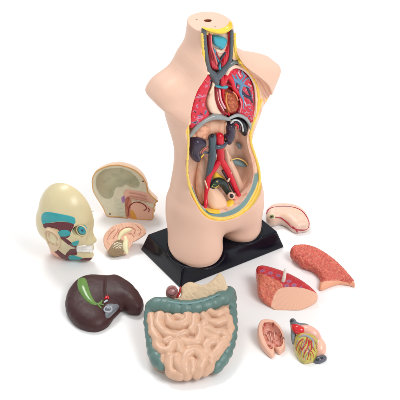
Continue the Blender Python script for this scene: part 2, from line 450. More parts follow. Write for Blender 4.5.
lin = mixc(lin, step(19.2-v, .6)*.0, srgb(190, 40, 50))
col = np.where(lining[:, None], lin, col)
t = np.clip(di/(np.maximum(di-do, .02)), 0, 1)
rc = full(u, srgb(243, 205, 178)); st = np.sin(t*26+n2_*1.2)
rc = mixc(rc, (st > .25)*.55, srgb(222, 150, 128)); rc = mixc(rc, step(.62-t, .05), srgb(246, 208, 100))
side = (v > 22.0) & (u > 2.5); rc = np.where((side & (t > .62))[:, None], mixc(full(u, srgb(240, 196, 170)), (np.sin(do*16) > .2)*.6, srgb(214, 130, 112)), rc)
low = np.clip((12.3-v-.12*u)/.35, 0, 1)*((t < .62) | False)
rc = mixc(rc, low*step(t-.6, .04)*step(.06-t, .05), srgb(118, 148, 146))
rc = mixc(rc, (v > 29)*step(t-.55, .1), srgb(235, 200, 120))
col = np.where(rim[:, None], rc, col)
def split(V, Q, col, labels, names, mats, fr, parent):
    lab = labels[Q]; fl = np.sort(lab, axis=1)[:, 2]
    for k, (nm, m) in enumerate(zip(names, mats)):
        q = Q[fl == k]; used = np.unique(q); re = np.full(len(V), -1); re[used] = np.arange(len(used))
        mesh_obj(nm, fr.world(V[used]), re[q], m, parent, col[used], root_org(parent))
split(V, Q, col, np.where(lining, 2, np.where(rim, 1, 0)), ['body_shell', 'cut_rim', 'cavity_lining'], [M_SKIN, M_PAINT, M_PAINT], ft, torso)
print('torso', len(V), time.time()-T0)

def wl(pts, dw):        # 3-D local points: pixel points laid dw below the cut surface
    out = []
    for p, d in zip(pts, np.broadcast_to(dw, (len(pts),))):
        ww = 2.1; L = None
        for _ in range(4): L = ft.uv([p], ww)[0]; ww = float(wcut(L[0], L[1]))-d
        out.append([L[0], L[1], ww])
    return np.array(out)
def organ(name, pts, top, thick, colr, matl=None, p=2., h=.06, label=None, R=None, parent=None, bumpf=None):
    L = wl(pts, top); P2 = Poly(L[:, :2], h=.05, pad=1.2); wt = float(L[:, 2].mean())
    base = dome(P2, thick, R=R, w0=0, p=p)
    pl = np.linalg.lstsq(np.c_[L[:, :2], np.ones(len(L))], L[:, 2], rcond=None)[0]
    def f(u, v, w):
        q = base(u, v, w-(pl[0]*u+pl[1]*v+pl[2])+thick*.7)
        return q if bumpf is None else q+bumpf(u, v, w)
    lo, hi = bounds(P2, wt-thick*2-.8, wt+.8)
    return solid(name, ft, f, lo, hi, h, matl or M_PAINT, parent or torso, colr, label)
RED = srgb(205, 22, 42); DRED = srgb(150, 20, 35); SLATE = srgb(72, 84, 98); GREY = srgb(140, 148, 152); YEL = srgb(246, 204, 66); CYAN = srgb(60, 165, 185); CREAM = srgb(240, 215, 185)
KID = srgb(58, 48, 66)
# ---- yellow fat line round the opening, knobbly
def fat(pts, name='fat_layer', r0=.2, c=YEL, kb=1.):
    P_ = curve(np.array(pts, float), 3); a = ft.onsurf(shell, P_); b = wl(P_, .02)
    L = np.where(((np.abs(a[:, 2]-b[:, 2]) < 1.6) & (P_[:, 1] > 188))[:, None], a, b); k = np.ones(5)/5
    L = np.stack([np.convolve(np.pad(L[:, i], 2, 'edge'), k, 'valid') for i in range(3)], 1); D = curve(L, 4); n = len(D)
    r = r0*(1+kb*.3*np.sin(np.arange(n)*1.15)*rng.uniform(.5, 1, n)+.1*rng.standard_normal(n))
    V, Q = sweep(ft.world(D), np.clip(r, .06, .4), 10, 1, ft.N)
    return mesh_obj(name, V, Q, M_PAINT, torso, np.broadcast_to(c, V.shape), TO)
fat([(202, 32), (202.7, 45), (203.7, 58), (204.3, 67)], r0=.17, kb=.4, c=srgb(240, 205, 90))
fat([(205, 75), (201, 78), (195.5, 88), (191, 100), (188.5, 115), (188, 130), (188.5, 145), (187.5, 160), (187, 172), (188.5, 182), (191.5, 191)], r0=.15, c=srgb(244, 208, 104), kb=.6)
fat([(188.3, 182), (191, 190), (196.5, 202.5), (202, 211), (208, 216), (216, 219), (226, 219), (237, 215), (246, 209), (253, 200), (258.5, 189), (260, 178), (258, 165), (253.8, 152), (250.2, 142), (250.6, 131), (254.5, 120), (259, 108), (262, 98)], r0=.19, c=srgb(246, 208, 96), kb=.12)
fat([(240, 62), (247, 71), (254, 80), (259, 92), (258.5, 106), (256, 116), (252, 127), (249.5, 137)], r0=.17, c=srgb(246, 206, 80), kb=.7)
fat([(234.5, 32), (234.5, 45), (236.5, 56), (241, 62), (247, 64)], r0=.2, kb=.3, c=srgb(246, 206, 84))
organ('fat_collar', [(203, 28.6), (212, 29.6), (221, 30.4), (229, 27.5), (232.6, 22.5), (231.8, 29), (227, 33.2), (220, 34.6), (211, 32.8)], -.5, .5, YEL, M_GLOSS, h=.05)
# ---- neck
organ('throat_lining', [(206, 31), (229, 34), (230, 60), (222, 70), (212, 69), (207, 50)], .75, .5, srgb(236, 205, 180), p=4)
organ('neck_muscle', [(207, 31), (212, 33), (212.5, 44), (216, 55), (219.5, 66), (217, 71), (211, 68), (208.5, 55)], .25, .55, lambda u, v, w: mixc(full(u, srgb(200, 30, 52)), (np.sin(u*24+v*2) > .5)*.6, srgb(228, 110, 110)), M_GLOSS)
organ('neck_muscle', [(230, 33), (231.5, 36), (231, 55), (226, 66), (221, 69), (223.5, 58), (228.5, 46)], .25, .5, lambda u, v, w: mixc(full(u, srgb(205, 28, 48)), (np.sin(u*22) > .6)*.6, srgb(225, 90, 95)), M_GLOSS)
organ('thyroid_cartilage', [(213.5, 37), (221, 37), (227.8, 40.5), (223.8, 49.5), (218.5, 48), (214.5, 45)], .15, .55, CYAN, M_GLOSS, p=3)
organ('larynx', [(214, 48), (219, 49), (225, 50), (226, 55), (221, 61), (216.5, 58)], .35, .5, lambda u, v, w: mixc(full(u, srgb(238, 210, 185)), np.clip(hashnoise(u*4, v*6, w, 3)*1.6, 0, 1)*.8, srgb(205, 110, 100)))
multi_tube('neck_vessels', ft, [(wl([(214, 50), (216, 56), (219, 62), (220, 69)], .15), .16, srgb(60, 150, 175)), (wl([(225, 53), (221.5, 58), (218.5, 65)], .05), .14, srgb(40, 50, 66)), (wl([(216, 53), (219, 59), (222, 63)], .05), .12, DRED), (wl([(211, 36), (211.5, 46), (214.5, 55), (217, 64)], -.1), .1, srgb(235, 120, 120)), (wl([(209.5, 34), (210, 48), (213, 60)], -.1), .1, srgb(150, 20, 40))], M_GLOSS, torso, SLATE)
vs = wl([(203.8, 29.5), (204.8, 45), (206.5, 60), (209, 70), (214, 76), (216.5, 82)], .1)
tube('jugular_vein', ft, vs, [.3, .3, .32, .36, .5, .42], M_GLOSS, torso, srgb(84, 92, 100))
tube('jugular_vein', ft, wl([(231.7, 31), (231.5, 45), (230, 60), (224, 70), (217, 77)], .05), [.22, .22, .26, .42, .5], M_GLOSS, torso, srgb(84, 92, 100))
tube('subclavian_vein', ft, wl([(228, 66), (235, 62), (241, 63), (245, 62)], .05), [.34, .28, .2, .2], M_GLOSS, torso, srgb(104, 112, 112))
organ('fat_nodule', [(239.5, 61), (243, 60), (245, 62.5), (242.5, 65), (239.5, 64)], -.6, .4, YEL, M_GLOSS)
# ---- lungs, sectioned
def spots(cs, cin, cout, r1, r2):
    def g(u, v, c):
        for (a, b), s in cs:
            d = np.hypot((u-a)*(1+.5*math.sin(a*9)), (v-b)*(1+.4*math.cos(b*7)))/s*(1+.45*hashnoise(u*7, v*7, u*0, 77))
            c = mixc(c, step(d-r2, .05), cout); c = mixc(c, step(d-r1, .05), cin)
        return c
    return g
lp = [(204.5, 74.5), (209, 73), (212.5, 75.5), (212, 84), (209, 92), (206.5, 101), (207, 108), (210, 115), (203, 122), (196, 126), (190.8, 129), (190.2, 117), (192, 106), (195, 95), (199.5, 84.5)]
sp = wl([(209.5, 79.5), (209.3, 84), (204.5, 85), (198, 95.5), (202.5, 94.5), (196, 105), (201.5, 103.5), (204.5, 111), (198, 116), (206.8, 117.5), (193.5, 121), (197.5, 123.5), (193.5, 110), (200, 99)], .3)
S1 = spots([((a, b), s) for (a, b, _), s in zip(sp, [.8, .7, .8, .9, .7, .8, .6, .9, .9, .8, .7, .8, .5, .5])], srgb(120, 60, 96), srgb(214, 130, 165), .08, .22)
S1b = spots([((sp[i][0]+.02, sp[i][1]-.02), .9) for i in (0, 1, 7, 9, 10)], srgb(30, 32, 50), srgb(120, 130, 160), .14, .24)
organ('right_lung_section', lp, .12, .75, lambda u, v, w: S1b(u, v, S1(u, v, mixc(full(u, srgb(208, 24, 52)), np.clip(hashnoise(u*4, v*4, w*4, 5), 0, 1)*.5, srgb(232, 70, 84)))), M_GLOSS, p=3.2)
tube('pleura_edge', ft, wl([(203.5, 75.5), (207, 72.6), (212, 73), (214, 78), (213, 86), (210, 93)], .05), [.2, .26, .28, .22, .18, .12], M_PAINT, torso, srgb(243, 222, 190))
tube('pleura_edge', ft, wl([(203, 77.5), (197, 87), (192.5, 98), (190, 110), (189.5, 124)], .05), .13, M_PAINT, torso, srgb(243, 222, 190))
l2 = [(227, 74), (229.5, 69.5), (235, 67.5), (240, 68.5), (247, 73.5), (253, 84), (255, 96), (255, 110), (253.5, 124), (247, 121), (240, 115.5), (238, 112), (240.5, 103), (238, 94), (232, 89), (228.5, 82)]
organ('left_lung_section', l2, .12, .8, lambda u, v, w: mixc(mixc(full(u, srgb(200, 24, 52)), np.clip(hashnoise(u*3, v*3, w*3, 8)*1.5, 0, 1)*.5, srgb(228, 80, 96)), step(hashnoise(u*5, v*5, w, 9)*-1+.5, .1)*.8, srgb(150, 165, 190)), M_GLOSS, p=3.2)
tube('pleura_edge', ft, wl([(226, 82), (226.5, 75), (229.5, 69), (235.5, 66.5), (242, 68.5), (249, 74.5), (254.5, 85), (256, 98), (256, 110), (254.5, 122)], .02), [.15, .26, .28, .24, .2, .16, .14, .14, .14, .12], M_PAINT, torso, srgb(240, 205, 185))
BL = srgb(96, 140, 175); DK = srgb(38, 44, 70)
br = [([(233, 79), (237, 81), (241, 84), (246, 86), (250, 88)], [.2, .28, .25, .16, .1], BL), ([(236, 74), (238, 79), (241, 84), (240, 92), (243, 100), (243, 108)], [.12, .2, .28, .25, .16, .1], BL), ([(241, 84), (246, 79), (249, 78)], [.2, .14, .08], BL),
      ([(240, 90), (245, 95), (250, 98), (253, 104)], [.2, .22, .2, .1], DK), ([(232, 75), (234, 79), (235, 86)], [.14, .2, .12], BL), ([(246, 86), (249, 92), (251, 97)], [.14, .2, .12], DK), ([(237, 81), (236, 88), (238, 92)], [.16, .14, .1], DK), ([(242, 71.5), (244, 76), (241, 80)], [.1, .16, .18], BL), ([(243, 100), (246, 105), (247, 112)], [.12, .1, .08], srgb(235, 190, 200)), ([(238, 72), (240, 76)], [.08, .12], srgb(235, 190, 200)), ([(248, 84), (251, 86)], [.08, .1], srgb(235, 190, 200)), ([(233, 84), (237, 87), (239, 88)], [.1, .12, .08], srgb(220, 150, 180))]
multi_tube('bronchial_tree', ft, [(wl(a, -.02), b, c) for a, b, c in br], M_GLOSS, torso, BL)
PL1 = Poly(wl(lp, .1)[:, :2], h=.05); PL2 = Poly(wl(l2, .1)[:, :2], h=.05)
# ---- heart bed between the lungs
organ('pericardium', [(214, 80), (227, 77), (234, 88), (240, 95), (241, 104), (238, 113), (229, 116), (221, 116), (214, 106), (212.5, 92)], .75, .8, lambda u, v, w: mixc(full(u, srgb(200, 36, 56)), np.clip(np.sin(u*7+v)*.9, 0, 1)*.5, srgb(228, 130, 140)), M_GLOSS, p=3)
organ('pericardial_wall', [(213.5, 84), (211, 91), (207.7, 101), (209, 109), (213, 114.5), (222.5, 115), (218.5, 108), (215.5, 98), (214.8, 88)], .15, .6, srgb(238, 208, 184), p=3)
organ('heart_chamber', [(224.5, 93), (231, 90), (238, 95), (240, 103), (238, 111), (231, 114.5), (226, 113), (224, 103)], .25, .8, lambda u, v, w: mixc(full(u, srgb(166, 74, 42)), np.clip(hashnoise(u*7, v*7, w*7, 4)*2, 0, 1)*.8, srgb(214, 128, 84)), M_SPONGE, p=2.6, bumpf=lambda u, v, w: .06*hashnoise(u*6, v*6, w*6, 6))
tube('aortic_arch', ft, wl([(229, 115), (223, 95), (224, 82), (227, 76), (231, 79), (234, 88), (240.5, 96), (242, 106), (240, 114)], [.3, .4, .1, 0, .1, .1, .1, .1, .2]), [.12, .2, .34, .38, .36, .3, .26, .22, .15], M_GLOSS, torso, srgb(214, 26, 46))
multi_tube('heart_vessels', ft, [(wl([(216.5, 90), (217.5, 100), (222, 110), (227, 114)], .0), .15, DRED), (wl([(219.5, 90), (221, 100), (225, 108)], 0), .13, srgb(236, 170, 180)), (wl([(227, 93), (226, 101), (229, 110)], -.1), .09, srgb(228, 150, 70)), (wl([(222, 77), (222.5, 84)], -.1), .3, RED)], M_GLOSS, torso, DRED)
organ('pulmonary_trunk', [(215, 84), (219, 85.5), (227, 84.5), (229, 87), (226, 89.5), (220, 89), (216, 87.5)], -.1, .5, srgb(70, 160, 178), M_GLOSS)
tube('superior_vena_cava', ft, wl([(214, 76), (215.5, 83)], .05), [.5, .3], M_GLOSS, torso, srgb(84, 92, 100))
fine = []
for k in range(46):          # small painted twigs scattered over the lung sections
    left = k % 2 == 0
    x0, y0 = (rng.uniform(230, 252), rng.uniform(70, 119)) if left else (rng.uniform(193, 209), rng.uniform(78, 124))
    a = rng.uniform(0, 6.3); L_ = rng.uniform(1.2, 3.2)
    q = [(x0, y0), (x0+L_*math.cos(a)*.5+rng.uniform(-.4, .4), y0+L_*math.sin(a)*.5), (x0+L_*math.cos(a), y0+L_*math.sin(a))]
    pf = PL2 if left else PL1
    if max(pf(*[np.array([c_]) for c_ in wl([p_], .1)[0, :2]])[0] for p_ in q) > -.25: continue
    fine.append((wl(q, -.1), [.05, .06, .03], (srgb(228, 168, 190), srgb(120, 50, 80), srgb(90, 120, 165), srgb(240, 120, 120), srgb(60, 40, 70))[k % 5]))
for a_, b_, c_ in fine: tube('lung_twig', ft, a_, b_, M_GLOSS, torso, c_, seg=6, smooth=3)
multi_tube('heart_vessels', ft, [(wl([(233, 92), (236, 95), (238, 100)], -.1), .08, srgb(240, 150, 110)), (wl([(226, 86), (229, 91), (234, 92)], -.05), .1, srgb(120, 16, 30)), (wl([(240, 99), (241.5, 105), (240, 112)], -.1), .1, srgb(240, 130, 140)), (wl([(217.5, 92), (218.8, 101), (224, 111)], -.08), .06, srgb(245, 215, 205)), (wl([(224, 79), (226, 84), (231, 86)], -.1), .12, srgb(150, 16, 34))], M_GLOSS, torso, DRED)
# ---- diaphragm, upper belly
tube('diaphragm_edge', ft, wl([(190.5, 136), (195, 129.5), (201, 123.5), (208, 119), (216, 116.5), (224, 118), (229, 119.5)], .05), [.18, .3, .32, .32, .42, .3, .2], M_GLOSS, torso, srgb(146, 152, 152))
tube('diaphragm_edge', ft, wl([(227, 120), (231, 117.5), (238, 115.2), (245, 118), (249.5, 124), (251, 131)], .05), [.15, .2, .24, .22, .2, .12], M_GLOSS, torso, srgb(160, 166, 166))
organ('upper_belly_wall', [(192, 138), (197, 130), (203, 124), (212, 119), (220, 120), (229, 121), (231, 130), (229, 142), (222, 140), (214, 135), (210, 141), (200, 140)], 1.0, .8, lambda u, v, w: mixc(full(u, srgb(232, 182, 152)), np.clip(hashnoise(u*3, v*1.5, w*3, 11)*1.3, 0, 1)*.5, srgb(205, 135, 105)), p=3)
organ('adrenal_gland', [(196.5, 138), (198.5, 130.5), (203, 125.5), (209.5, 127.5), (210, 137), (206.5, 141)], .7, .55, lambda u, v, w: mixc(full(u, srgb(232, 172, 140)), np.clip(hashnoise(u*6, v*6, w*6, 12)*2, 0, 1)*.5, srgb(205, 120, 88)), M_SPONGE, p=2.4)
organ('adrenal_gland', [(224.5, 125), (227.5, 122.5), (229.5, 127), (228, 137), (226.5, 143), (224.5, 139)], .7, .5, srgb(232, 186, 150), p=2.4)
organ('spleen', [(228.5, 121), (233, 117.6), (240, 116.8), (246.5, 120.5), (249.2, 127), (248.5, 134), (245.5, 137.5), (241, 132.5), (238.5, 125.5), (233.5, 121.5)], .35, .9, srgb(24, 26, 34), M_GLOSS)
organ('gastric_opening', [(231, 122), (234.5, 120.2), (239, 121.3), (241.8, 126), (241.5, 131), (238, 129.5), (234, 126)], .3, .6, lambda u, v, w: mixc(full(u, srgb(228, 205, 195)), np.clip(hashnoise(u*5, v*5, w, 13)*2.4, 0, 1), srgb(190, 40, 55)), M_GLOSS)
multi_tube('gastric_folds', ft, [(wl([(231, 123), (234, 120.2), (238.5, 120.8), (242, 125), (243, 131)], 0), .11, srgb(205, 210, 210)), (wl([(232.5, 125.5), (235.5, 122.3), (239, 124), (240, 129)], -.05), .1, srgb(45, 45, 60)), (wl([(235.5, 124), (237.5, 125.5), (237.8, 128)], -.08), .14, RED)], M_GLOSS, torso, GREY)
organ('right_kidney', [(195.3, 140.5), (199.5, 138.7), (204.5, 139.6), (207.7, 142.5), (207, 147), (203.5, 149.5), (201.2, 152.6), (202.3, 156.5), (201.5, 161.3), (198.3, 164), (194.5, 161.8), (192, 155), (192.3, 146)], .25, 1.1, KID, M_GLOSS, p=2.3)
organ('left_kidney', [(229.8, 124.6), (233.8, 124), (236.2, 128), (236.2, 136), (233.4, 142.4), (229.6, 146), (226.2, 143.5), (226.2, 138), (228, 134.5), (227.6, 129)], .1, 1., KID, M_GLOSS, p=2.3)
multi_tube('renal_vessels', ft, [(wl([(200.5, 155.5), (204, 152.5), (209, 153), (212, 152)], .6), [.1, .13, .17, .2], SLATE), (wl([(202, 153), (204, 149.5), (209, 147)], .55), .11, srgb(215, 110, 100)), (wl([(201, 157.5), (203.5, 154.5)], .5), .1, YEL), (wl([(214, 147), (219, 147), (224, 145.5), (228, 141)], [.1, -.22, -.05, .3]), [.3, .3, .26, .12], SLATE), (wl([(226, 139), (229.5, 137.5)], .3), .1, YEL), (wl([(224, 149), (227, 143), (229, 140)], .4), .1, srgb(225, 150, 120))], M_GLOSS, torso, SLATE)
tube('vena_cava', ft, wl([(212.6, 137.3), (212.4, 148), (212, 158), (209.5, 170), (207.3, 180), (205.5, 193)], [.25, .3, .4, .5, .6, .7]), [.5, .5, .5, .42, .3, .2], M_GLOSS, torso, srgb(72, 88, 98))
tube('vein_opening', ft, wl([(212.3, 136.0), (212.4, 136.6)], .15), .3, M_GLOSS, torso, srgb(22, 18, 24), seg=16)
tube('aorta', ft, wl([(219.3, 137), (219.6, 146), (220.3, 156), (220.5, 160)], [.4, .35, .35, .35]), [.6, .56, .54, .5], M_GLOSS, torso, RED)
tube('iliac_artery', ft, wl([(220, 160), (214.5, 168), (209, 177), (207, 190), (206, 201), (205.6, 209)], [.35, .35, .4, .4, .1, -.45]), [.42, .4, .36, .32, .26, .18], M_GLOSS, torso, srgb(214, 26, 50))
tube('iliac_artery', ft, wl([(221, 160), (225.5, 167), (231, 178), (235, 187), (238.5, 194), (241, 199)], [.35, .35, .4, .3, .0, -.3]), [.42, .42, .4, .34, .28, .2], M_GLOSS, torso, srgb(214, 26, 50))
multi_tube('iliac_vessels', ft, [(wl([(214, 170), (211, 180), (209.5, 190)], .6), .11, SLATE), (wl([(223, 171), (229, 181), (234, 192)], .5), [.2, .2, .12], srgb(70, 50, 62)), (wl([(205, 181), (207, 187), (208.5, 192), (208, 207)], .2), .1, srgb(240, 205, 180)), (wl([(228, 181), (230, 177), (231, 173)], .2), .14, srgb(240, 205, 180)), (wl([(217, 140), (217.4, 152), (214, 163)], .25), .06, srgb(240, 220, 205)), (wl([(223.5, 150), (226, 163), (233, 178), (240, 194)], .3), .08, srgb(150, 70, 78)), (wl([(199, 166), (201, 185), (203, 200)], 2.1), .1, srgb(240, 205, 180))], M_GLOSS, torso, SLATE)
def psoas(u, v, w): return mixc(full(u, srgb(240, 202, 176)), (np.sin(u*13+v*1.5+hashnoise(u*2, v*1, w, 15)) > .3)*.35, srgb(222, 164, 140))
organ('back_muscle', [(202.5, 162), (206.5, 160), (208, 172), (206, 190), (204.8, 206), (201, 202), (197.5, 190), (199, 174)], 1.7, .7, psoas)
organ('back_muscle', [(225.5, 150), (229, 150), (234, 162), (240, 176), (245.5, 190), (243.5, 199), (238, 193), (231, 176), (226, 164)], 1.6, .7, psoas)
# ---- spots on the back wall, pelvis
organ('cartilage_patch', [(237.3, 144.5), (239.5, 143.2), (242, 146), (241.6, 149.5), (239, 149.3)], 1.8, .35, srgb(118, 136, 142))
organ('cartilage_patch', [(231.3, 160.8), (238, 159.6), (245, 163), (248, 167), (243, 168), (236, 166)], 1.6, .4, lambda u, v, w: full(u, srgb(112, 138, 142)))
tube('ligament_line', ft, wl([(231, 160.2), (237.5, 158.5), (244, 161), (247.5, 165)], 1.3), .09, M_PAINT, torso, srgb(232, 192, 110))
organ('sacral_fat', [(214, 180), (217, 173.5), (221.5, 176), (226, 180), (224, 185), (217, 185)], .8, .4, YEL, M_GLOSS)
tube('rectum', ft, wl([(211, 190.5), (213, 184.5), (218, 181.5), (223.5, 184), (226.5, 189.5), (229, 193)], .5), [.4, .5, .55, .52, .42, .4], M_GLOSS, torso, srgb(30, 48, 44), seg=20)
tube('bowel_stump', ft, wl([(231.2, 195.6), (231.5, 196)], -.35), [.5, .5], M_GLOSS, torso, srgb(238, 200, 180), seg=24)
tube('bowel_opening', ft, wl([(231.5, 195.9), (231.7, 196.1)], -.7), [.27, .27], M_GLOSS, torso, srgb(40, 24, 40), seg=20)
multi_tube('bowel_veins', ft, [(wl([(211.5, 187), (214.5, 184), (217, 187)], .05), .035, srgb(120, 190, 90)), (wl([(216, 181), (219, 183), (221, 181.5)], 0.05), .035, YEL), (wl([(212, 186.5), (216, 187.5), (219, 185)], .05), .035, YEL)], M_GLOSS, torso, YEL)
organ('bladder', [(210.5, 192), (213, 190.3), (219, 191), (224, 195), (228, 201), (228.5, 207), (224, 211), (217.5, 212), (211, 210), (208.3, 202)], -.45, 1.7, srgb(240, 198, 168), M_SKIN, p=2.2, R=.95)
organ('pelvic_fat', [(207.5, 210.5), (213, 211.5), (223, 212), (225, 213.4), (217, 214.4), (210, 213.4)], -1.2, .55, YEL, M_GLOSS)
organ('pelvic_fat', [(227.5, 207), (231, 203), (234.5, 201.7), (234, 205), (231, 209.5), (226.5, 212)], -.8, .6, YEL, M_GLOSS)
organ('pelvic_vessel_stump', [(234, 197.5), (238, 197), (241, 199.5), (239, 202.5), (235, 201.5)], -.45, .4, srgb(236, 150, 130), M_GLOSS)

# ================================================================== half head with muscles, standing left of the torso
SKULL = srgb(214, 200, 158)
HO = ground_pt(68, 256, 0)
fh = Frame(ground_pt(70, 259.6, 0)-A(math.sin(math.radians(-24)), -math.cos(math.radians(-24)), 0)*1.0, -24, 90)
head = thing('muscle_head', 'cream half head with face muscles in maroon and turquoise, a staring eye and bared teeth', 'anatomical head', HO)
HP = [(62.7, 185), (70, 186.3), (77.5, 190.6), (86, 200), (90, 208.5), (91.4, 217), (91.3, 225), (92, 230.5), (94, 234.8), (96.8, 238.8), (96.3, 241.6), (93.2, 243), (94.2, 246.5), (93.6, 250.3), (92.3, 252), (93.2, 255.3), (91, 259.2), (86, 260.5), (76, 260.8), (66, 260.5), (57, 258), (50, 253), (47.6, 247), (46, 242), (43, 235), (38.8, 225.7), (37, 216), (38.5, 205), (45, 195), (53.5, 187.6)]
hw_ = [.6, .3, .1, 0, 0, 0, 0, 0, 0, 0, 0, 0, 0, 0, .1, .2, .3, .6, .9, 1., 1., 1., 1., 1., 1., 1., 1., 1., 1., .8]
hl = fh.uvw(HP, hw_)[:, :2]; Ph = Poly(hl, h=.04, smooth=4)
print('head bottom v', hl[:, 1].min(), 'size', np.ptp(hl, axis=0))
hc = (hl[:, 0].min()+hl[:, 0].max())/2; hb = hl[:, 1].min(); ht = hl[:, 1].max()
fh.O = fh.O+A(0, 0, 0)
def hT(u, v):
    t = np.clip((v-hb-2.2)/3.2, 0, 1); t = t*t*(3-2*t)
    fz = np.clip((u-hc-.6)/3., 0, 1)*(1-t)
    return 2.35+1.25*t-1.0*fz
hd0 = dome(Ph, hT, R=3.1, p=2.1)
epx = [(81.8, 230.3)]
cc_ = fh.uv([(67.6, 212.3)], 0)[0]; vl = float(fh.uv([(70, 212)], 0)[0, 1])
def hbase(u, v, w):
    e = (np.sqrt(((u-cc_[0])/3.82)**2+((v-cc_[1])/4.5)**2+(w/3.65)**2)-1)*3.7
    return smax(smin(smax(hd0(u, v, w), v-vl, 1.2), e, .9), -w, .1)
ec = fh.onsurf(hbase, epx)[0]
def headf(u, v, w):
    q = hbase(u, v, w)
    q = smax(q, -(np.sqrt(((u-ec[0])/1.25)**2+((v-ec[1])/.9)**2+((w-ec[2]-.25)/.75)**2)-1)*.7, .35)
    # cheekbone, brow, nose side, cheek hollow
    for (px, py), r, a in (((74, 240), 1.0, .16), ((82, 222.5), 1.1, .14), ((67, 243), .9, .06), ((84, 241), .9, .10), ((86, 257), 1.0, .12)):
        c = HB[(px, py)]; d = np.sqrt((u-c[0])**2+(v-c[1])**2+(w-c[2])**2)/r; q = q-a*np.exp(-d*d*1.4)
    for (px, py), r, a in (((88.5, 238), .45, .18), ((79, 253.5), .8, .10), ((90.5, 231.5), .4, .15), ((71, 246), .7, .12)):
        c = HB[(px, py)]; d = np.sqrt((u-c[0])**2+(v-c[1])**2+(w-c[2])**2)/r; q = q+a*np.exp(-d*d*1.4)
    return q
HB = {p: fh.onsurf(hbase, [p])[0] for p in ((74, 240), (82, 222.5), (67, 243), (84, 241), (86, 257), (88.5, 238), (79, 253.5), (90.5, 231.5), (71, 246))}
def zone(fr, f, pts, h=.04, sm=5): return Poly(fr.onsurf(f, pts)[:, :2], h=h, pad=1., smooth=sm)
neckz = zone(fh, hbase, [(44, 243), (50, 246), (56, 252), (62, 257), (66, 262), (50, 266), (38, 255)])
def headcol(u, v, w):
    c = full(u, SKULL); c = mixc(c, step(neckz(u, v), .06)*(w > .2), srgb(236, 180, 155))
    c = mixc(c, np.clip(hashnoise(u*1.2, v*1.2, w*1.2, 21), 0, 1)*.12, srgb(235, 225, 195)); return c
lo, hi = bounds(Ph, 0, 4.2)
solid('skull', fh, headf, lo, hi, .06, mat('cream_plastic', .3, (500, .05), .03, 40, .5), head, headcol)
MAR = srgb(92, 32, 42); TUR = srgb(48, 158, 162)
def patch(name, fr, f, par, pts, colr, lift=.06, matl=None, h=.045, parent=None, sm=5, wlim=.3, label=None, fibre=None):
    z = zone(fr, f, pts, sm=sm); q = fr.onsurf(f, pts)
    def g(u, v, w):
        return smax(smax(f(u, v, w)-lift, z(u, v), .05), np.maximum(-f(u, v, w)-.22, wlim-w), .04)
    lo = np.r_[z.P.min(0)-.3, q[:, 2].min()-.7]; hi = np.r_[z.P.max(0)+.3, q[:, 2].max()+1.1]
    cf = colr
    if fibre:
        d = A(*fibre[1]); d = d/np.linalg.norm(d)
        cf = lambda u, v, w: mixc(full(u, colr), (np.sin((u*d[0]+v*d[1])*fibre[2]+hashnoise(u*3, v*3, w*3, 31)) > .5)*.5, fibre[0])
    return solid(name, fr, g, lo, hi, h, matl or M_PAINT, parent, cf, label)
patch('temporal_fascia', fh, headf, head, [(41.8, 215), (46.7, 211.8), (56, 213), (66, 215), (73.5, 217), (75.4, 220.5), (74.3, 223.8), (66, 221.7), (58, 221.6), (48, 222.8), (42.6, 223.6)], TUR, parent=head)
patch('temporal_muscle', fh, headf, head, [(43, 224), (48, 223.2), (58, 222), (66, 222.2), (74, 224.5), (72.5, 231), (70, 236), (66, 238.3), (60.5, 237), (59.5, 231), (54, 228), (48.5, 227.5), (44.8, 228)], MAR, .05, parent=head, fibre=(srgb(125, 55, 62), (1, .35), 30))
patch('muscle_tendon', fh, headf, head, [(57.8, 233.5), (60, 230.5), (64.5, 229.6), (69, 230.5), (70.8, 233), (68.5, 235.8), (63, 236.3), (59, 235.8)], TUR, .09, parent=head)
patch('cheek_muscle', fh, headf, head, [(60.5, 237.8), (65, 238), (70, 241.5), (75.5, 245), (78, 246.6), (76.5, 247.6), (72, 246.4), (66.5, 243)], MAR, .07, parent=head)
patch('muscle_tendon', fh, headf, head, [(71.5, 243.8), (73.5, 241.8), (78.8, 240.4), (79, 242), (77.5, 245), (73.5, 245.2)], TUR, .09, parent=head)
patch('masseter_muscle', fh, headf, head, [(68.5, 251), (71, 249.2), (77, 248.6), (77, 251.5), (76.3, 255), (70.5, 254.8), (68, 256.8), (65.5, 255)], MAR, .07, parent=head, fibre=(srgb(125, 55, 62), (1, .1), 26))
patch('neck_strap_muscle', fh, headf, head, [(50.8, 244.6), (54, 246.6), (58, 250), (63, 254), (68, 257.2), (72, 259.5), (67, 260.2), (62, 258), (57, 253.8), (53, 249.5)], MAR, .07, parent=head, fibre=(srgb(125, 55, 62), (.7, 1), 26))
patch('muscle_tendon', fh, headf, head, [(69, 256.5), (72.5, 255.2), (78, 256.7), (82, 258.3), (78, 259.5), (72, 259.3), (69, 258.3)], TUR, .08, parent=head)
patch('chin_muscle', fh, headf, head, [(78, 259.2), (84, 258.2), (91, 257.6), (92, 259), (88, 260.6), (80, 260.8)], MAR, .07, parent=head, wlim=.1)
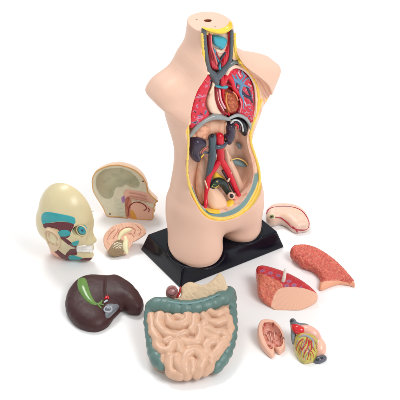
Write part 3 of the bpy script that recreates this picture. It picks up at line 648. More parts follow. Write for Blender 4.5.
# teeth
tz = fh.onsurf(headf, [(76.8, 246.4), (82, 245.6), (86, 245.5), (90, 245.4), (93.6, 245.2), (93.5, 250.6), (90, 251.6), (86, 251.8), (82, 251.8), (77.2, 251.4)]); Pt = Poly(tz[:, :2], h=.02, pad=.6)
mid = fh.onsurf(headf, [(78.4, 248.7), (93.6, 248.3)])
def teethf(u, v, w):
    row = mid[0, 1]+(mid[1, 1]-mid[0, 1])*(u-mid[0, 0])/(mid[1, 0]-mid[0, 0])
    gr = .04*np.exp(-((v-row)/.05)**2)+.035*np.exp(-(np.sin((u-mid[0, 0])*math.pi/.34)/.22)**2)
    return smax(smax(headf(u, v, w)-.1+gr, Pt(u, v), .04), -.3-headf(u, v, w), .03)
def teethcol(u, v, w):
    row = mid[0, 1]+(mid[1, 1]-mid[0, 1])*(u-mid[0, 0])/(mid[1, 0]-mid[0, 0])
    c = full(u, srgb(244, 242, 236)); return mixc(c, step(np.abs(v-row)-.025, .02)*.45, srgb(170, 160, 150))
solid('teeth', fh, teethf, np.r_[Pt.P.min(0)-.2, -.1], np.r_[Pt.P.max(0)+.2, tz[:, 2].max()+.5], .035, M_GLOSS, head, teethcol)
# eye: socket ring, ball, iris
ez = ec+A(0, 0, -.25)
def eyef(u, v, w): return (np.sqrt(((u-ec[0])/.62)**2+((v-ec[1])/.7)**2+((w-ec[2]+.2)/.5)**2)-1)*.42
ep = fh.onsurf(eyef, [(82.2, 230.5)])[0]
def eyecol(u, v, w):
    d = np.hypot(u-ep[0], v-ep[1]); c = full(u, srgb(66, 172, 184))
    c = mixc(c, step(d-.30, .06)*.7, srgb(38, 130, 150)); return mixc(c, step(d-.14, .03), srgb(18, 40, 66))
solid('eye', fh, eyef, ec-A(.9, .9, .9), ec+A(.9, .9, .7), .04, M_GLOSS, head, eyecol)
er = []
for a in np.linspace(0, 2*math.pi, 15): er.append([ec[0]+.66*math.cos(a), ec[1]+.78*math.sin(a), ec[2]+.06-.1*math.cos(a)])
tube('eyelid', fh, er, .1, M_GLOSS, head, SKULL)
# ear
eo = [(44.8, 235), (45, 229), (48.5, 226.8), (53.5, 228.5), (58, 232), (61, 238), (61, 244), (59, 248.5), (56, 249.6), (53, 247.5), (49, 243), (46, 239)]
Le = fh.onsurf(headf, eo); Pe = Poly(Le[:, :2], h=.03, pad=.8); ea = Le[:, :2].mean(0); ew = float(Le[:, 2].mean())
pe = np.linalg.lstsq(np.c_[Le[:, :2], np.ones(len(Le))], Le[:, 2], rcond=None)[0]
def earf(u, v, w):
    base = pe[0]*u+pe[1]*v+pe[2]; d = Pe(u, v)
    hgt = .34-.26*np.clip((-d-.22)/.18, 0, 1)+.2*np.exp(-((-d-.62)/.12)**2)-.25*np.clip((-d-.8)/.15, 0, 1)
    lobe = np.clip((ea[1]-.75-v)/.3, 0, 1); hgt = hgt*(1-lobe)+.3*lobe
    top = w-base-hgt-.12
    return smax(smax(d, top, .12), base-.35-w, .1)*.8
solid('ear', fh, earf, np.r_[Le[:, :2].min(0)-.3, Le[:, 2].min()-.9], np.r_[Le[:, :2].max(0)+.3, Le[:, 2].max()+1.], .04, M_SKIN, head, srgb(216, 190, 156))
tube('peg', fh, [list(fh.uv([(89.5, 211.4)], -.2)[0])+[-.2], list(fh.uv([(93.3, 210.6)], -.6)[0])+[-.6]], .13, mat('white_plastic', .35, (0, 0), .02), head, srgb(235, 235, 225))

# ================================================================== half head in section
SO = ground_pt(128, 217, 0)
fx = Frame(ground_pt(130, 219.3, 0)+A(0, .05, 0), -8, 86)
sec = thing('sectioned_head', 'half head cut down the middle showing the hollow brain case, nose and mouth', 'anatomical head', SO)
XP = [(107.4, 216.5), (103, 209), (98.8, 202), (95, 196), (92.3, 190), (91.5, 181.4), (93, 175.5), (97, 170.5), (106, 166.3), (113, 165), (120.4, 165), (133, 169), (142, 176), (146.3, 183.2), (147.6, 188), (148.6, 192.2), (152, 196.3), (156.2, 200), (157, 202.3), (154.8, 204), (155.6, 206.2), (153.5, 208.5), (155, 211), (153.3, 213.5), (153.8, 217), (152, 219.8), (147.4, 220.4), (131.2, 219.6), (120.4, 217.4)]
xl = fx.uv(XP, 0); Px = Poly(xl, h=.03, smooth=4)
bow = fx.uv([(96, 181), (97.5, 175.5), (104, 170), (112, 168.6), (122, 168.6), (131, 172.5), (138, 179.5), (139.6, 185), (137, 188), (131, 187.3), (126, 184.8), (122, 187), (117, 187), (114.2, 191), (112.5, 196.5), (107.5, 199), (101.5, 196), (97, 189)])
Pb = Poly(bow, h=.03, smooth=5)
naz = Poly(fx.uv([(124, 193.5), (127, 189.5), (136, 191), (147, 193), (150.5, 197), (154.5, 201), (153, 203.5), (142, 202.5), (133, 200.5), (127, 201.5), (123.5, 199.5)]), h=.03)
mou = Poly(fx.uv([(130, 216.5), (129.5, 208), (132.5, 203.5), (138, 202), (145, 204), (150, 206.5), (153.5, 210), (153, 218.5), (146, 219.8), (134, 219.3)]), h=.03)
thr = Poly(fx.uv([(126.5, 217.5), (125, 207), (125.3, 200.5), (128, 198.5), (131.5, 201), (130.5, 206), (130, 213), (131, 219)]), h=.03)
ora = Poly(fx.uv([(130, 211), (132, 209.8), (134, 212), (136, 216), (136.5, 219.3), (132, 219), (130, 216)]), h=.03)
pur = Poly(fx.uv([(121.3, 198), (123, 196.3), (124.8, 197.2), (124.8, 201.5), (123, 203.2), (121.6, 201)]), h=.03)
vert = Poly(fx.uv([(114, 200), (119, 198.5), (122.5, 204), (124.8, 212), (125.5, 218), (118.5, 217)]), h=.03)
sd = dome(Px, 2.9, R=2.6, p=2.2)
def secf(u, v, w):
    q = smax(sd(u, v, w), w, .08)
    d = Pb(u, v)
    q = smax(q, -smax(d, -(w+1.15)+.95*np.clip(1+d/.9, 0, 1)**2, .2), .1)
    q = q+step(naz(u, v), .08)*.10*(w > -.4)+step(mou(u, v), .08)*.03
    return smax(q, -smax(thr(u, v), -.22-w, .05), .05)
drk = [fx.uv([p])[0] for p in ((110, 214), (143, 181.3))]
ln = [Poly(fx.uv([(a, b), (a+5.5, b-.8), (a+5.5, b-.3), (a, b+.5)]), h=.02, pad=.8, smooth=0) for a, b in ((117.5, 204.2), (118.5, 208.4), (119.5, 212.6), (120.5, 216.2))]
def seccol(u, v, w):
    c = full(u, srgb(222, 217, 192)); d = Px(u, v); face = (w > -.12)
    n = hashnoise(u*3, v*3, w*3, 41)
    c = mixc(c, np.clip(n, 0, 1)*.2, srgb(190, 185, 155))
    c = mixc(c, step(vert(u, v), .05)*.3, srgb(176, 190, 170))
    for q in ln: c = mixc(c, step(q(u, v), .025)*.6, srgb(150, 168, 150))
    c = mixc(c, step(Pb(u, v)-.02, .06), srgb(204, 200, 172)); c = mixc(c, step(Pb(u, v)-.02, .06)*np.clip(hashnoise(u*1.6, v*1.6, w*1.6, 43)*1.5, 0, 1)*.5, srgb(170, 176, 148))
    c = mixc(c, step(naz(u, v), .06), srgb(234, 186, 166)); c = mixc(c, step(thr(u, v), .06), srgb(226, 150, 120))
    c = mixc(c, step(mou(u, v), .06), srgb(236, 186, 162)); c = mixc(c, step(ora(u, v), .05), srgb(224, 160, 66)); c = mixc(c, step(pur(u, v), .05), srgb(168, 130, 182))
    c = mixc(c, step(-.16-d, .05)*face, srgb(226, 168, 96))
    for p in drk: c = mixc(c, step(np.hypot(u-p[0], v-p[1])-.13, .03), srgb(110, 20, 25))
    c = np.where((w < -.16)[:, None] & (Pb(u, v) > .05)[:, None] & (thr(u, v) > .05)[:, None], srgb(240, 206, 176), c)
    return c
lo, hi = bounds(Px, -3.0, .1)
solid('half_head', fx, secf, lo, hi, .05, mat('semi_gloss_plastic', .4, (500, .08), .04, 60, .5), sec, seccol)
def xs(pts, w=.0): return [list(p)+[w] for p in fx.uv(pts)]
multi_tube('airway_line', fx, [(xs([(128, 216), (128.5, 210), (130.5, 205), (135, 202.2), (141, 203), (145.5, 206), (146.3, 209), (144, 210.5)]), .07, srgb(140, 40, 45)), (xs([(148, 208), (149.3, 210), (148.3, 212)]), .06, srgb(150, 50, 50)), (xs([(126, 200), (127.5, 197.6), (129, 198.5), (128, 201), (126.5, 205), (128, 210)]), .07, srgb(175, 95, 85)), (xs([(131, 199), (138, 200.4), (146, 202), (150, 203)]), .06, srgb(214, 200, 170)), (xs([(129, 193), (137, 194.3), (146, 197)]), .05, srgb(206, 150, 132)), (xs([(129, 196.5), (138, 197.8), (147, 200)]), .05, srgb(206, 150, 132))], M_PAINT, sec, MAR)
tube('nose_tip', fx, xs([(154.6, 200.8), (156.2, 202)], -.3), .2, M_PAINT, sec, srgb(214, 158, 84))
tube('skull_base_ridge', fx, xs([(138, 187.5), (131, 188), (126, 187), (122, 189.5), (118, 190), (114, 195)], -.35), [.1, .16, .2, .22, .18, .12], M_PAINT, sec, srgb(205, 200, 172))
# ================================================================== half brain
BO = ground_pt(122, 250, 0)
fb = Frame(BO+A(0, .3, 2.5), 8, 42)
brain = thing('half_brain', 'small pink half brain lying cut side up with brown cerebellum and cream stem', 'anatomical brain', BO)
BP = [(103.2, 240), (104.5, 235), (107.5, 230.8), (113, 226.3), (122.3, 223.4), (133, 223), (141, 225), (145.3, 229.5), (145.8, 234), (141.2, 238), (135.8, 241.2), (132.5, 243), (131.5, 246.5), (129, 249.5), (127.3, 253.3), (124.4, 254.4), (121, 255.6), (114.2, 256.8), (108.8, 254.4), (107, 250.5), (104.3, 246.5)]
bl_ = fb.uv(BP, -.35); Pn = Poly(bl_, h=.03)
Pc = Poly(fb.uv([(108, 251), (111, 246), (115, 241.5), (119.5, 239.3), (123, 240.5), (125, 246), (124.5, 252), (122, 255.3), (115, 256.8), (109.5, 255)], 0), h=.03)
Pw = Poly(fb.uv([(113, 247), (115, 242.5), (119, 241.3), (122, 244), (121.5, 248), (117.5, 249)], 0), h=.03)
bd = dome(Pn, 2.0, R=1.5, p=2.2)
BC = Poly(fb.uv([(119, 240), (119.5, 235), (124, 231), (131, 229.5), (133, 232), (128, 235), (131, 238), (132, 242), (125, 240)], 0), h=.03)
def gyri(u, v, w):
    a = hashnoise(u*1.5+3, v*1.5, w*1.5, 51)*1.6+hashnoise(u*3, v*3, w*3, 52)*.5
    return np.exp(-(np.sin(a*3.4)/.30)**2)
def brainf(u, v, w):
    q = smax(bd(u, v, w), w, .12); g = gyri(u, v, w)*(1-step(Pc(u, v)-.05, .1))*(1-step(BC(u, v), .1))
    q = q+.045*g; fol = np.sin((np.hypot(u-CB[0], v-CB[1]))*30+w*10)
    return q+.02*fol*step(Pc(u, v), .1)
CB = Pw.P.mean(0)
def braincol(u, v, w):
    c = full(u, srgb(228, 180, 152)); c = mixc(c, gyri(u, v, w)*.4*(1-step(BC(u, v), .1)), srgb(200, 144, 118))
    c = mixc(c, step(BC(u, v), .08)*(w > -.6), srgb(226, 176, 148))
    c = mixc(c, step(Pc(u, v), .06), srgb(140, 116, 84)); a = np.arctan2(v-CB[1], u-CB[0]); r = np.hypot(u-CB[0], v-CB[1])
    tree = np.sin((v-CB[1])*20+np.abs(u-CB[0])*9+hashnoise(u*4, v*4, w*0, 55)*1.5) > .1
    return mixc(c, step(Pw(u, v), .04)*tree*(w > -.3), srgb(216, 208, 182))
lo, hi = bounds(Pn, -2.1, .1)
solid('brain_half', fb, brainf, lo, hi, .045, M_PAINT, brain, braincol)
def bs(pts, w=.0): return [list(p)+[w] for p in fb.uv(pts)]
tube('corpus_callosum', fb, bs([(119, 238.8), (120, 236), (122.5, 232.8), (126, 230.6), (129.8, 229.6)], -.02), [.18, .26, .3, .33, .26], M_PAINT, brain, srgb(232, 222, 176), flat=.5)
tube('brain_stem', fb, bs([(125.3, 237.5), (126, 241), (125.5, 245), (125.8, 249), (127, 252.5)], -.02), [.22, .3, .42, .36, .24], M_PAINT, brain, srgb(232, 226, 184), flat=.6)
multi_tube('brain_folds', fb, [(bs([(118, 237), (118.8, 232.5), (123, 228.5), (130, 227), (135, 229.5), (134, 234)]), .05), (bs([(107, 240), (110, 234), (115, 229.5)]), .045), (bs([(137, 226), (141, 230), (139, 235)]), .045), (bs([(128, 234), (131, 233.5), (134, 237)]), .05), (bs([(113, 238), (116, 234), (119, 229)]), .045)], M_PAINT, brain, srgb(186, 120, 98))

# ================================================================== liver
def lying(name, label, cat, anchor, yaw=0, tilt=0, z=0.):
    O = ground_pt(*anchor); t = thing(name, label, cat, O); return t, Frame(O+A(0, 0, z), yaw, tilt)
liver, fl = lying('liver', 'dark brown glossy liver lying flat, crossed by a green gall bladder', 'anatomical liver', (103, 305), 0, 6, .9)
LPX = [(65.7, 299), (69.3, 289.4), (77.6, 280.2), (90.6, 275.9), (105.5, 276.6), (116.8, 276), (128.6, 282.5), (138.1, 293), (143.2, 302.4), (141.7, 309.4), (136.9, 311.8), (128.6, 310.6), (122.7, 307.2), (118.5, 311), (113.5, 316.5), (109, 323), (101.3, 328.4), (90.6, 329.5), (78.8, 325), (69.3, 315.5), (65.5, 307.2)]
Pl = Poly(fl.uv(LPX, .2), h=.04)
fis = fl.uv([(105.8, 277), (105.2, 285), (105, 293), (106, 298)], 1); h1 = fl.uv([(108, 298), (117, 301), (122.5, 306.5)], 1)
def segd(P, u, v):
    P = curve(P, 5); d = np.full(u.shape, 1e9)
    for a, b in zip(P[:-1], P[1:]):
        e = b-a; t = np.clip(((u-a[0])*e[0]+(v-a[1])*e[1])/(e@e), 0, 1); d = np.minimum(d, np.hypot(u-a[0]-t*e[0], v-a[1]-t*e[1]))
    return d
hol = fl.uv([(112, 306)], .6)[0]; bulge = fl.uv([(84, 312), (126, 292), (92, 288)], 1)
lvd = dome(Pl, 1.25, R=2.2, p=2.3)
def liverf(u, v, w):
    q = lvd(u, v, w); q = q+.10*np.exp(-(segd(fis, u, v)/.13)**2)*(w > 0)+.09*np.exp(-(segd(h1, u, v)/.2)**2)*(w > 0)
    q = q+(w > 0)*np.clip(w, 0, 1)*.45*np.exp(-(((u-hol[0])/1.5)**2+((v-hol[1])/1.4)**2))
    for p in bulge: q = q-.12*np.exp(-(((u-p[0])/1.8)**2+((v-p[1])/1.8)**2))
    return q+.02*hashnoise(u*2, v*2, w*2, 61)
def flatbottom(f, O, fr):      # the underside rests on the table
    z = lambda u, v, w: fr.O[2]+u*fr.U[2]+v*fr.V[2]+w*fr.N[2]
    return lambda u, v, w: smax(f(u, v, w), .03-z(u, v, w), .15)
liverf2 = flatbottom(liverf, None, fl)
lo, hi = bounds(Pl, -1.3, 1.5)
solid('liver_body', fl, liverf2, lo, hi, .06, mat('dark_liver_gloss', .46, (260, .12), .12, 60, .4), liver, lambda u, v, w: mixc(full(u, srgb(60, 28, 29)), np.clip(hashnoise(u*1.5, v*1.5, w, 62), 0, 1)*.4, srgb(46, 20, 24)))
def ls(pts, d=0.): 
    L = fl.onsurf(liverf2, pts); L[:, 2] += d; return L
GRN = srgb(100, 138, 66)
tube('gall_bladder', fl, ls([(82.2, 281), (83.2, 287), (85.5, 293), (89, 299), (93.5, 303), (98, 304.3)], -.03), [.6, .7, .62, .5, .32, .16], M_GLOSS, liver, GRN, seg=18, flat=.6)
multi_tube('bile_duct', fl, [(ls([(97, 304.2), (100.5, 303.2), (102, 300.5)]), [.16, .16, .09]), (ls([(99, 304), (103.5, 304.8)]), [.15, .08]), (ls([(98, 304.5), (101, 308)]), [.14, .1])], M_GLOSS, liver, GRN)
gv = fl.onsurf(liverf2, [(104, 309), (105.5, 304.5), (110, 303.8), (117, 306.5), (119.3, 310), (113, 316.5), (107, 318.5), (104, 314.5)])
Pg = Poly(gv[:, :2], h=.03, pad=1.); gw = float(gv[:, 2].mean())
gd = dome(Pg, .5, p=2.4)
solid('portal_fissure', fl, lambda u, v, w: gd(u, v, w-gw), (gv[:, 0].min()-.3, gv[:, 1].min()-.3, gw-.8), (gv[:, 0].max()+.3, gv[:, 1].max()+.3, gw+.8), .045, M_GLOSS, liver, srgb(112, 116, 122))
gc = fl.onsurf(liverf2, [(108.2, 311.2)])[0]
a_ = np.linspace(0, 2*math.pi, 17)
tube('vein_stump', fl, np.c_[gc[0]+.46*np.cos(a_), gc[1]+.5*np.sin(a_), np.full(17, gw+.42)], .13, M_GLOSS, liver, srgb(150, 156, 164))
tube('vein_opening', fl, [[gc[0], gc[1], gw+.38], [gc[0], gc[1], gw+.43]], .36, M_GLOSS, liver, srgb(40, 42, 54), seg=16, flat=1)
multi_tube('vein_opening', fl, [([[gc[0]-.1, gc[1]-.05, gw+.7], [gc[0]+.1, gc[1]+.1, gw+.72]], .1)], M_GLOSS, liver, srgb(160, 168, 180))
multi_tube('hepatic_artery', fl, [(ls([(105.5, 298.5), (107.5, 297.2), (108.5, 299)], .05), [.16, .2, .12]), (ls([(104.5, 302.5), (107, 300.8)], .05), [.1, .14], srgb(190, 195, 200))], M_GLOSS, liver, srgb(196, 24, 36))

# ================================================================== intestines, leaning on the stand
gut, fg = lying('intestines', 'coiled flesh pink small intestine framed by a grey green large bowel, leaning against the stand', 'anatomical intestines', (190, 350), 2, 14, 1.9)
GPX = [(150.5, 301), (147, 315), (146, 330), (149.5, 349), (156, 364), (163, 369), (172, 375.5), (182, 377.5), (195, 376.5), (208, 372.5), (218, 369), (227, 355), (233, 340), (235, 325), (232.5, 308), (230, 292), (215, 292), (195, 296), (172, 297), (158, 297)]
Pg2 = Poly(fg.uv(GPX, .6), h=.05)
gutd = dome(Pg2, 2.3, R=2.2, p=2.6)
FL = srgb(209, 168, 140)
def g3(pts, w): return fg.uvw(pts, w)
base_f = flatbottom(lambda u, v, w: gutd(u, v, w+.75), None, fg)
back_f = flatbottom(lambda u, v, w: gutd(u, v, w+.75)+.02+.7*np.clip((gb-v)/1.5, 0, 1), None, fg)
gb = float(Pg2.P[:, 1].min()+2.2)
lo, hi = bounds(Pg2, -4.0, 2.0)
solid('gut_backing', fg, back_f, lo, hi, .1, M_SKIN, gut, FL*.8)  # darker than the coils: the shade in their creases is put into this colour
def capsule_union(lines, k):
    segs = []
    for P, r in lines:
        P = np.asarray(P, float); r = np.broadcast_to(np.asarray(r, float), (len(P),)); D = curve(np.c_[P, r], 4)
        segs.append(D)
    return segs
def tubes_f(segs, kin=.05, bump=None):
    """union of tubes: soft inside a tube, creased between tubes"""
    def one(D, u, v, w):
        best = np.full(u.shape, 9., float)
        cum = 0.
        for a, b in zip(D[:-1], D[1:]):
            e = b[:3]-a[:3]; L = np.linalg.norm(e)+1e-9
            t = np.clip(((u-a[0])*e[0]+(v-a[1])*e[1]+(w-a[2])*e[2])/(L*L), 0, 1)
            rr = a[3]+(b[3]-a[3])*t
            if bump: rr = rr*(1+bump[0]*np.abs(np.sin((cum+L*t)*bump[1]))-bump[0])
            d = np.sqrt((u-a[0]-t*e[0])**2+(v-a[1]-t*e[1])**2+(w-a[2]-t*e[2])**2)-rr
            best = np.minimum(best, d); cum += L
        return best
    box = [(D[:, :3].min(0)-D[:, 3].max(), D[:, :3].max(0)+D[:, 3].max()) for D in segs]
    def f(u, v, w):
        out = np.full(u.shape, 9., float)
        for D, (l, h) in zip(segs, box):
            m = (u > l[0]-.9) & (u < h[0]+.9) & (v > l[1]-.9) & (v < h[1]+.9) & (w > l[2]-.9) & (w < h[2]+.9)
            if not m.any(): continue
            d = one(D, u[m], v[m], w[m]); out[m] = smin(out[m], d, kin)
        return out
    return f
def on_gut(pts, sink): 
    L = fg.onsurf(base_f, pts, reach=40); L[:, 2] -= sink; return L
coils = [
 ([(151.5, 316), (151.8, 323), (153.2, 331), (156.5, 337)], .50), ([(160, 315.5), (158, 322), (161.5, 329.5), (168, 334.5), (176.5, 336), (184, 333)], .54),
 ([(167.5, 317), (169.8, 323.2), (177, 325), (185.5, 322.5), (187.5, 316)], .54), ([(175.5, 316.5), (180, 317.5)], .45), ([(195, 317), (194.3, 325), (191.5, 331)], .52),
 ([(183.5, 341.5), (190.5, 343.5), (197.5, 341.5), (200.8, 334.5), (199.5, 327.5)], .56),
 ([(203.5, 316), (209, 322), (216.5, 323), (224, 320.5)], .52), ([(208, 329.5), (214.5, 332.5), (222.5, 333), (226, 338), (221.5, 345), (217.5, 352), (211.5, 357)], .56),
 ([(210, 312), (217, 314.5), (225, 311)], .5), ([(228, 317), (229.5, 326), (229.5, 334), (226.5, 345)], .46),
 ([(215.5, 341.5), (208.5, 342.5), (205.2, 348), (208, 354.5)], .52), ([(204.5, 324), (203.5, 333), (208, 336.5), (216, 338.8)], .5),
 ([(157.5, 339.5), (158, 345.5), (163.5, 350.5), (170.5, 349.5), (173, 343.5), (178.5, 343.8), (180.5, 350.5)], .54), ([(165, 341.5), (170, 339)], .44),
 ([(169.5, 357), (169.3, 365), (172, 372.3), (179.5, 374)], .56), ([(176.5, 356.5), (178.5, 364.5), (182.5, 369.5)], .5),
 ([(187, 374.5), (184.5, 366.5), (184.8, 358), (190.5, 352), (197.5, 352), (202.8, 358), (199.5, 366), (197, 373)], .56), ([(192.3, 361), (191.8, 370)], .5),
 ([(204.5, 371), (209.5, 366.5), (210.5, 361)], .5), ([(188.5, 348), (199, 348.5)], .4), ([(163, 356.5), (164, 362)], .36)]
segs = capsule_union([(on_gut(p, .15), r*1.2) for p, r in coils], 0)
gf = tubes_f(segs, .05)
allp = np.concatenate([s[:, :3] for s in segs])
solid('small_intestine', fg, lambda u, v, w: gf(u+.10*hashnoise(u*1.7, v*1.7, w, 75), v+.10*hashnoise(u*1.7, v*1.7, w, 76), w)+.02*hashnoise(u*2.2, v*2.2, w*2.2, 71), allp.min(0)-.9, allp.max(0)+.9, .06, M_PAINT, gut, lambda u, v, w: full(u, FL))
TEAL = srgb(90, 118, 112)
colon = [([(151, 332), (149.3, 318), (152, 306.5)], [.72, .75, .85]), ([(153, 305.5), (162, 304.8), (174, 307), (188, 308), (200, 306.5), (213, 302.5), (223, 297), (228.5, 292)], [1.1, 1.15, 1.15, 1.15, 1.15, 1.1, 1.05, 1.0]),
 ([(229.5, 292), (230.5, 304), (231.8, 318), (230.8, 334), (225.5, 350), (219, 361), (215.5, 366)], [.9, .8, .75, .8, .9, .85, .7]), ([(150, 330), (152, 344), (157, 356), (162, 363)], [.62, .72, .95, .8])]
csegs = capsule_union([(on_gut(p, s), r) for (p, r), s in zip(colon, (.3, .25, .4, .35))], 0)
cf = tubes_f(csegs, .2, (.17, 2.7))
allc = np.concatenate([s[:, :3] for s in csegs])
solid('large_intestine', fg, cf, allc.min(0)-1.3, allc.max(0)+1.3, .07, M_PAINT, gut, lambda u, v, w: mixc(full(u, TEAL), np.clip(hashnoise(u*2, v*2, w*2, 72), 0, 1)*.35, srgb(114, 140, 136)))
tb = on_gut([(156, 303.5), (170, 306), (186, 308), (203, 305), (218, 299)], -.85)
tube('colon_band', fg, tb, [.1, .14, .14, .14, .1], M_PAINT, gut, srgb(110, 144, 144), flat=.6)
mp = [(158, 299), (170, 297.5), (180, 296.5), (181, 290), (183.5, 285), (190, 281.8), (196, 283.5), (202, 285), (208, 283), (214, 278.5), (219, 273), (223, 276), (226.5, 284), (227.5, 289), (222, 297), (205, 304), (188, 304), (170, 304), (160, 303)]
mw = float(on_gut([(200, 300)], 0)[0, 2])
fm = Frame(fg.world(on_gut([(200, 300)], 0)[0])-A(0, 0, .5), 2, 48)
Pm = Poly(fm.uv(mp, 0), h=.04)
ms = slab(Pm, -1.0, .15, .3)
solid('mesentery', fm, lambda u, v, w: ms(u, v, w)+.04*hashnoise(u*3, v*3, w*3, 73)+.02*hashnoise(u*9, v*9, w*9, 74), (Pm.P.min(0)[0]-.3, Pm.P.min(0)[1]-.3, -1.4), (Pm.P.max(0)[0]+.3, Pm.P.max(0)[1]+.3, .6), .05, M_MATT, gut, lambda u, v, w: mixc(full(u, srgb(216, 190, 156)), np.clip(hashnoise(u*3, v*3, w*3, 73), 0, 1)*.4, srgb(208, 180, 148)))
st_ = fm.uvw([(172.5, 292.5), (172, 291)], .1)
tube('bowel_end', fm, fm.uvw([(172.3, 294), (172, 291.8)], [-.3, .0]), [.78, .78], M_GLOSS, gut, srgb(158, 108, 104), seg=24)
a_ = np.linspace(0, 2*math.pi, 13)
cc = fm.uv([(172, 291.2)], .75)[0]
tube('bowel_end_rim', fm, np.c_[cc[0]+.45*np.cos(a_), cc[1]+.4*np.sin(a_), np.full(13, .58)], .13, M_GLOSS, gut, srgb(128, 76, 78))
tube('bowel_end_core', fm, [[cc[0], cc[1], .62], [cc[0]+.08, cc[1], .66]], .14, M_GLOSS, gut, srgb(205, 170, 165))
tube('red_vessel', fm, fm.uvw([(177.5, 297), (179.8, 292), (180.5, 287.5)], .2), .12, M_GLOSS, gut, srgb(176, 30, 38))

# ================================================================== stomach
sto, fo = lying('stomach', 'pale cream stomach half with a red vessel along its edge beside the stand', 'anatomical stomach', (290, 222), 0, 10, .9)
SP = [(265.9, 216), (266.4, 211), (272.4, 206.4), (281.9, 205.3), (291.1, 206), (299, 208.4), (305, 213), (309, 219.7), (310, 225.2), (307.7, 229.4), (301.7, 230.8), (296.5, 231.5), (291.5, 229), (287.5, 225.2), (283, 222.8), (279, 222), (274, 223.8), (268.8, 223), (266.2, 219.9)]
Ps = Poly(fo.uv(SP, .1), h=.03); sdm = dome(Ps, 1.15, R=1.3, p=2.3); stf = flatbottom(sdm, None, fo)
lo, hi = bounds(Ps, -1.3, 1.3)
def stcol(u, v, w):
    c = full(u, srgb(228, 194, 174)); n = np.abs(hashnoise(u*1.8, v*1.8, w, 81)); m = step(n-.05, .04)*(w > .5)
    c = mixc(c, m*.5, srgb(226, 178, 120)); return mixc(c, np.clip((.15-w)/.3, 0, 1)*.6, srgb(205, 190, 186))
solid('stomach_body', fo, stf, lo, hi, .045, M_PAINT, sto, stcol)
def ss(pts, d=.0): L = fo.onsurf(stf, pts); L[:, 2] += d; return L
multi_tube('stomach_vessel', fo, [(ss([(275.5, 217.2), (281, 218), (286, 221.6), (290, 225.5), (293.8, 228.3), (299, 230), (304.5, 230), (308, 228.2)]), [.07, .09, .1, .1, .12, .1, .08, .05]), (ss([(266.9, 213.5), (268.3, 210), (272.8, 207.3)]), .09), (ss([(291, 206.7), (297.5, 208.5), (303, 212), (307, 217.5), (309, 223.5), (308.3, 227.5)]), [.05, .07, .08, .08, .08, .06]), (ss([(272.8, 207.3), (282, 206.2), (291, 206.7)]), .07, srgb(170, 120, 130)), (ss([(293, 227), (295.5, 229.3), (297.5, 232)]), .1)], M_GLOSS, sto, srgb(168, 36, 62))
oc = fo.onsurf(stf, [(272, 216.5)])[0]
dv = A(-.15, -.62, .77); oc = oc-dv*.32
for nm, r, dz, c in (('stomach_outlet', .46, 0, srgb(232, 218, 188)), ('outlet_ring', .33, .19, srgb(128, 136, 84)), ('outlet_opening', .15, .4, srgb(50, 36, 30))):
    tube(nm, fo, [oc+dv*dz, oc+dv*(dz+.04)], r, M_GLOSS, sto, c, seg=20)

# ================================================================== two lung halves
lgA_, fa = lying('lung_half', 'curved spongy red lung half lying right of the pegged lung, with a smooth flesh edge', 'anatomical lung', (322, 272), 0, 9, .7)
AP = [(290.5, 251.6), (292, 248), (295.8, 246.2), (306, 245.7), (318.3, 249.7), (330.5, 257.6), (341, 266.5), (348.9, 275.2), (354.2, 282.2), (354.6, 286), (349.8, 284.2), (339.3, 283), (330.5, 285.8), (322.7, 289.6), (319.4, 289.4), (318.7, 286), (320.5, 280), (318, 273.3), (311.3, 268), (301.6, 264.3), (297.3, 259.5), (291.9, 255.8)]
Pa = Poly(fa.uv(AP, .2), h=.03); ad = dome(Pa, .8, R=1.1, p=2.8)
af0 = flatbottom(ad, None, fa); Pas = Poly(np.r_[fa.onsurf(af0, [(319.5, 283.6), (323, 281.6), (330, 280.8), (338, 280.6), (346, 282.2), (351.5, 282.8)])[:, :2], fa.uv([(358, 281), (360, 292), (345, 298), (330, 301), (316, 298), (315, 288)], .2)], h=.03)
def lungbump(u, v, w): return -.05*np.abs(hashnoise(u*6, v*6, w*6, 97))+.035*hashnoise(u*8, v*8, w*8, 91)+.025*hashnoise(u*16, v*16, w*16, 92)
def lungf(d, strip, fr):
    return flatbottom(lambda u, v, w: d(u, v, w)+lungbump(u, v, w)*(1-step(strip(u, v)-.05, .08)), None, fr)
af = lungf(ad, Pas, fa)
def spongecol(u, v, w, base=(204, 92, 76)):
    c = full(u, srgb(*base)); n = hashnoise(u*4.5, v*4.5, w*4.5, 93); n2 = hashnoise(u*9, v*9, w*9, 94)+.5*hashnoise(u*4, v*4, w*4, 95)
    c = mixc(c, np.clip(n*1.6, 0, 1)*.6, srgb(176, 52, 50)); return mixc(c, np.clip(n2*1.6, 0, 1)*.5, srgb(226, 150, 120))
lo, hi = bounds(Pa, -1.2, 1.3)
LU = Pas
Fl2 = srgb(228, 170, 138)
V, Q = nets(af, lo, hi, .045); u_, v_, w2 = V.T
lab = (Pas(u_, v_) < 0).astype(int)
cA = np.where(lab[:, None] > 0, full(u_, srgb(230, 166, 134)), spongecol(u_, v_, w2))
split(V, Q, cA, lab, ['lung_tissue', 'pleural_surface'], [M_SPONGE, M_SKIN], fa, lgA_)
lgB_, fp = lying('lung_half', 'red lung half with purple spots, a flat flesh face and a white peg sticking up', 'anatomical lung', (285, 292), 0, 14, 1.4)
QP = [(255.7, 271), (258.8, 267.9), (265.8, 267.9), (281.5, 272.5), (295.5, 278.8), (307.8, 286.6), (317.2, 295.5), (315.7, 299), (306, 304.9), (293.8, 309), (283.3, 310), (275.4, 308.8), (272.5, 304.9), (263.1, 297.9), (258, 290), (257.7, 281.3)]
Pq = Poly(fp.uv(QP, .3), h=.03)
F1 = Poly(fp.uv([(273.4, 296.2), (276, 292), (280.6, 289.2), (292, 288.4), (307.8, 290.4), (320, 295.5), (322, 305), (300, 316), (270, 316), (271, 303)], .8), h=.03)
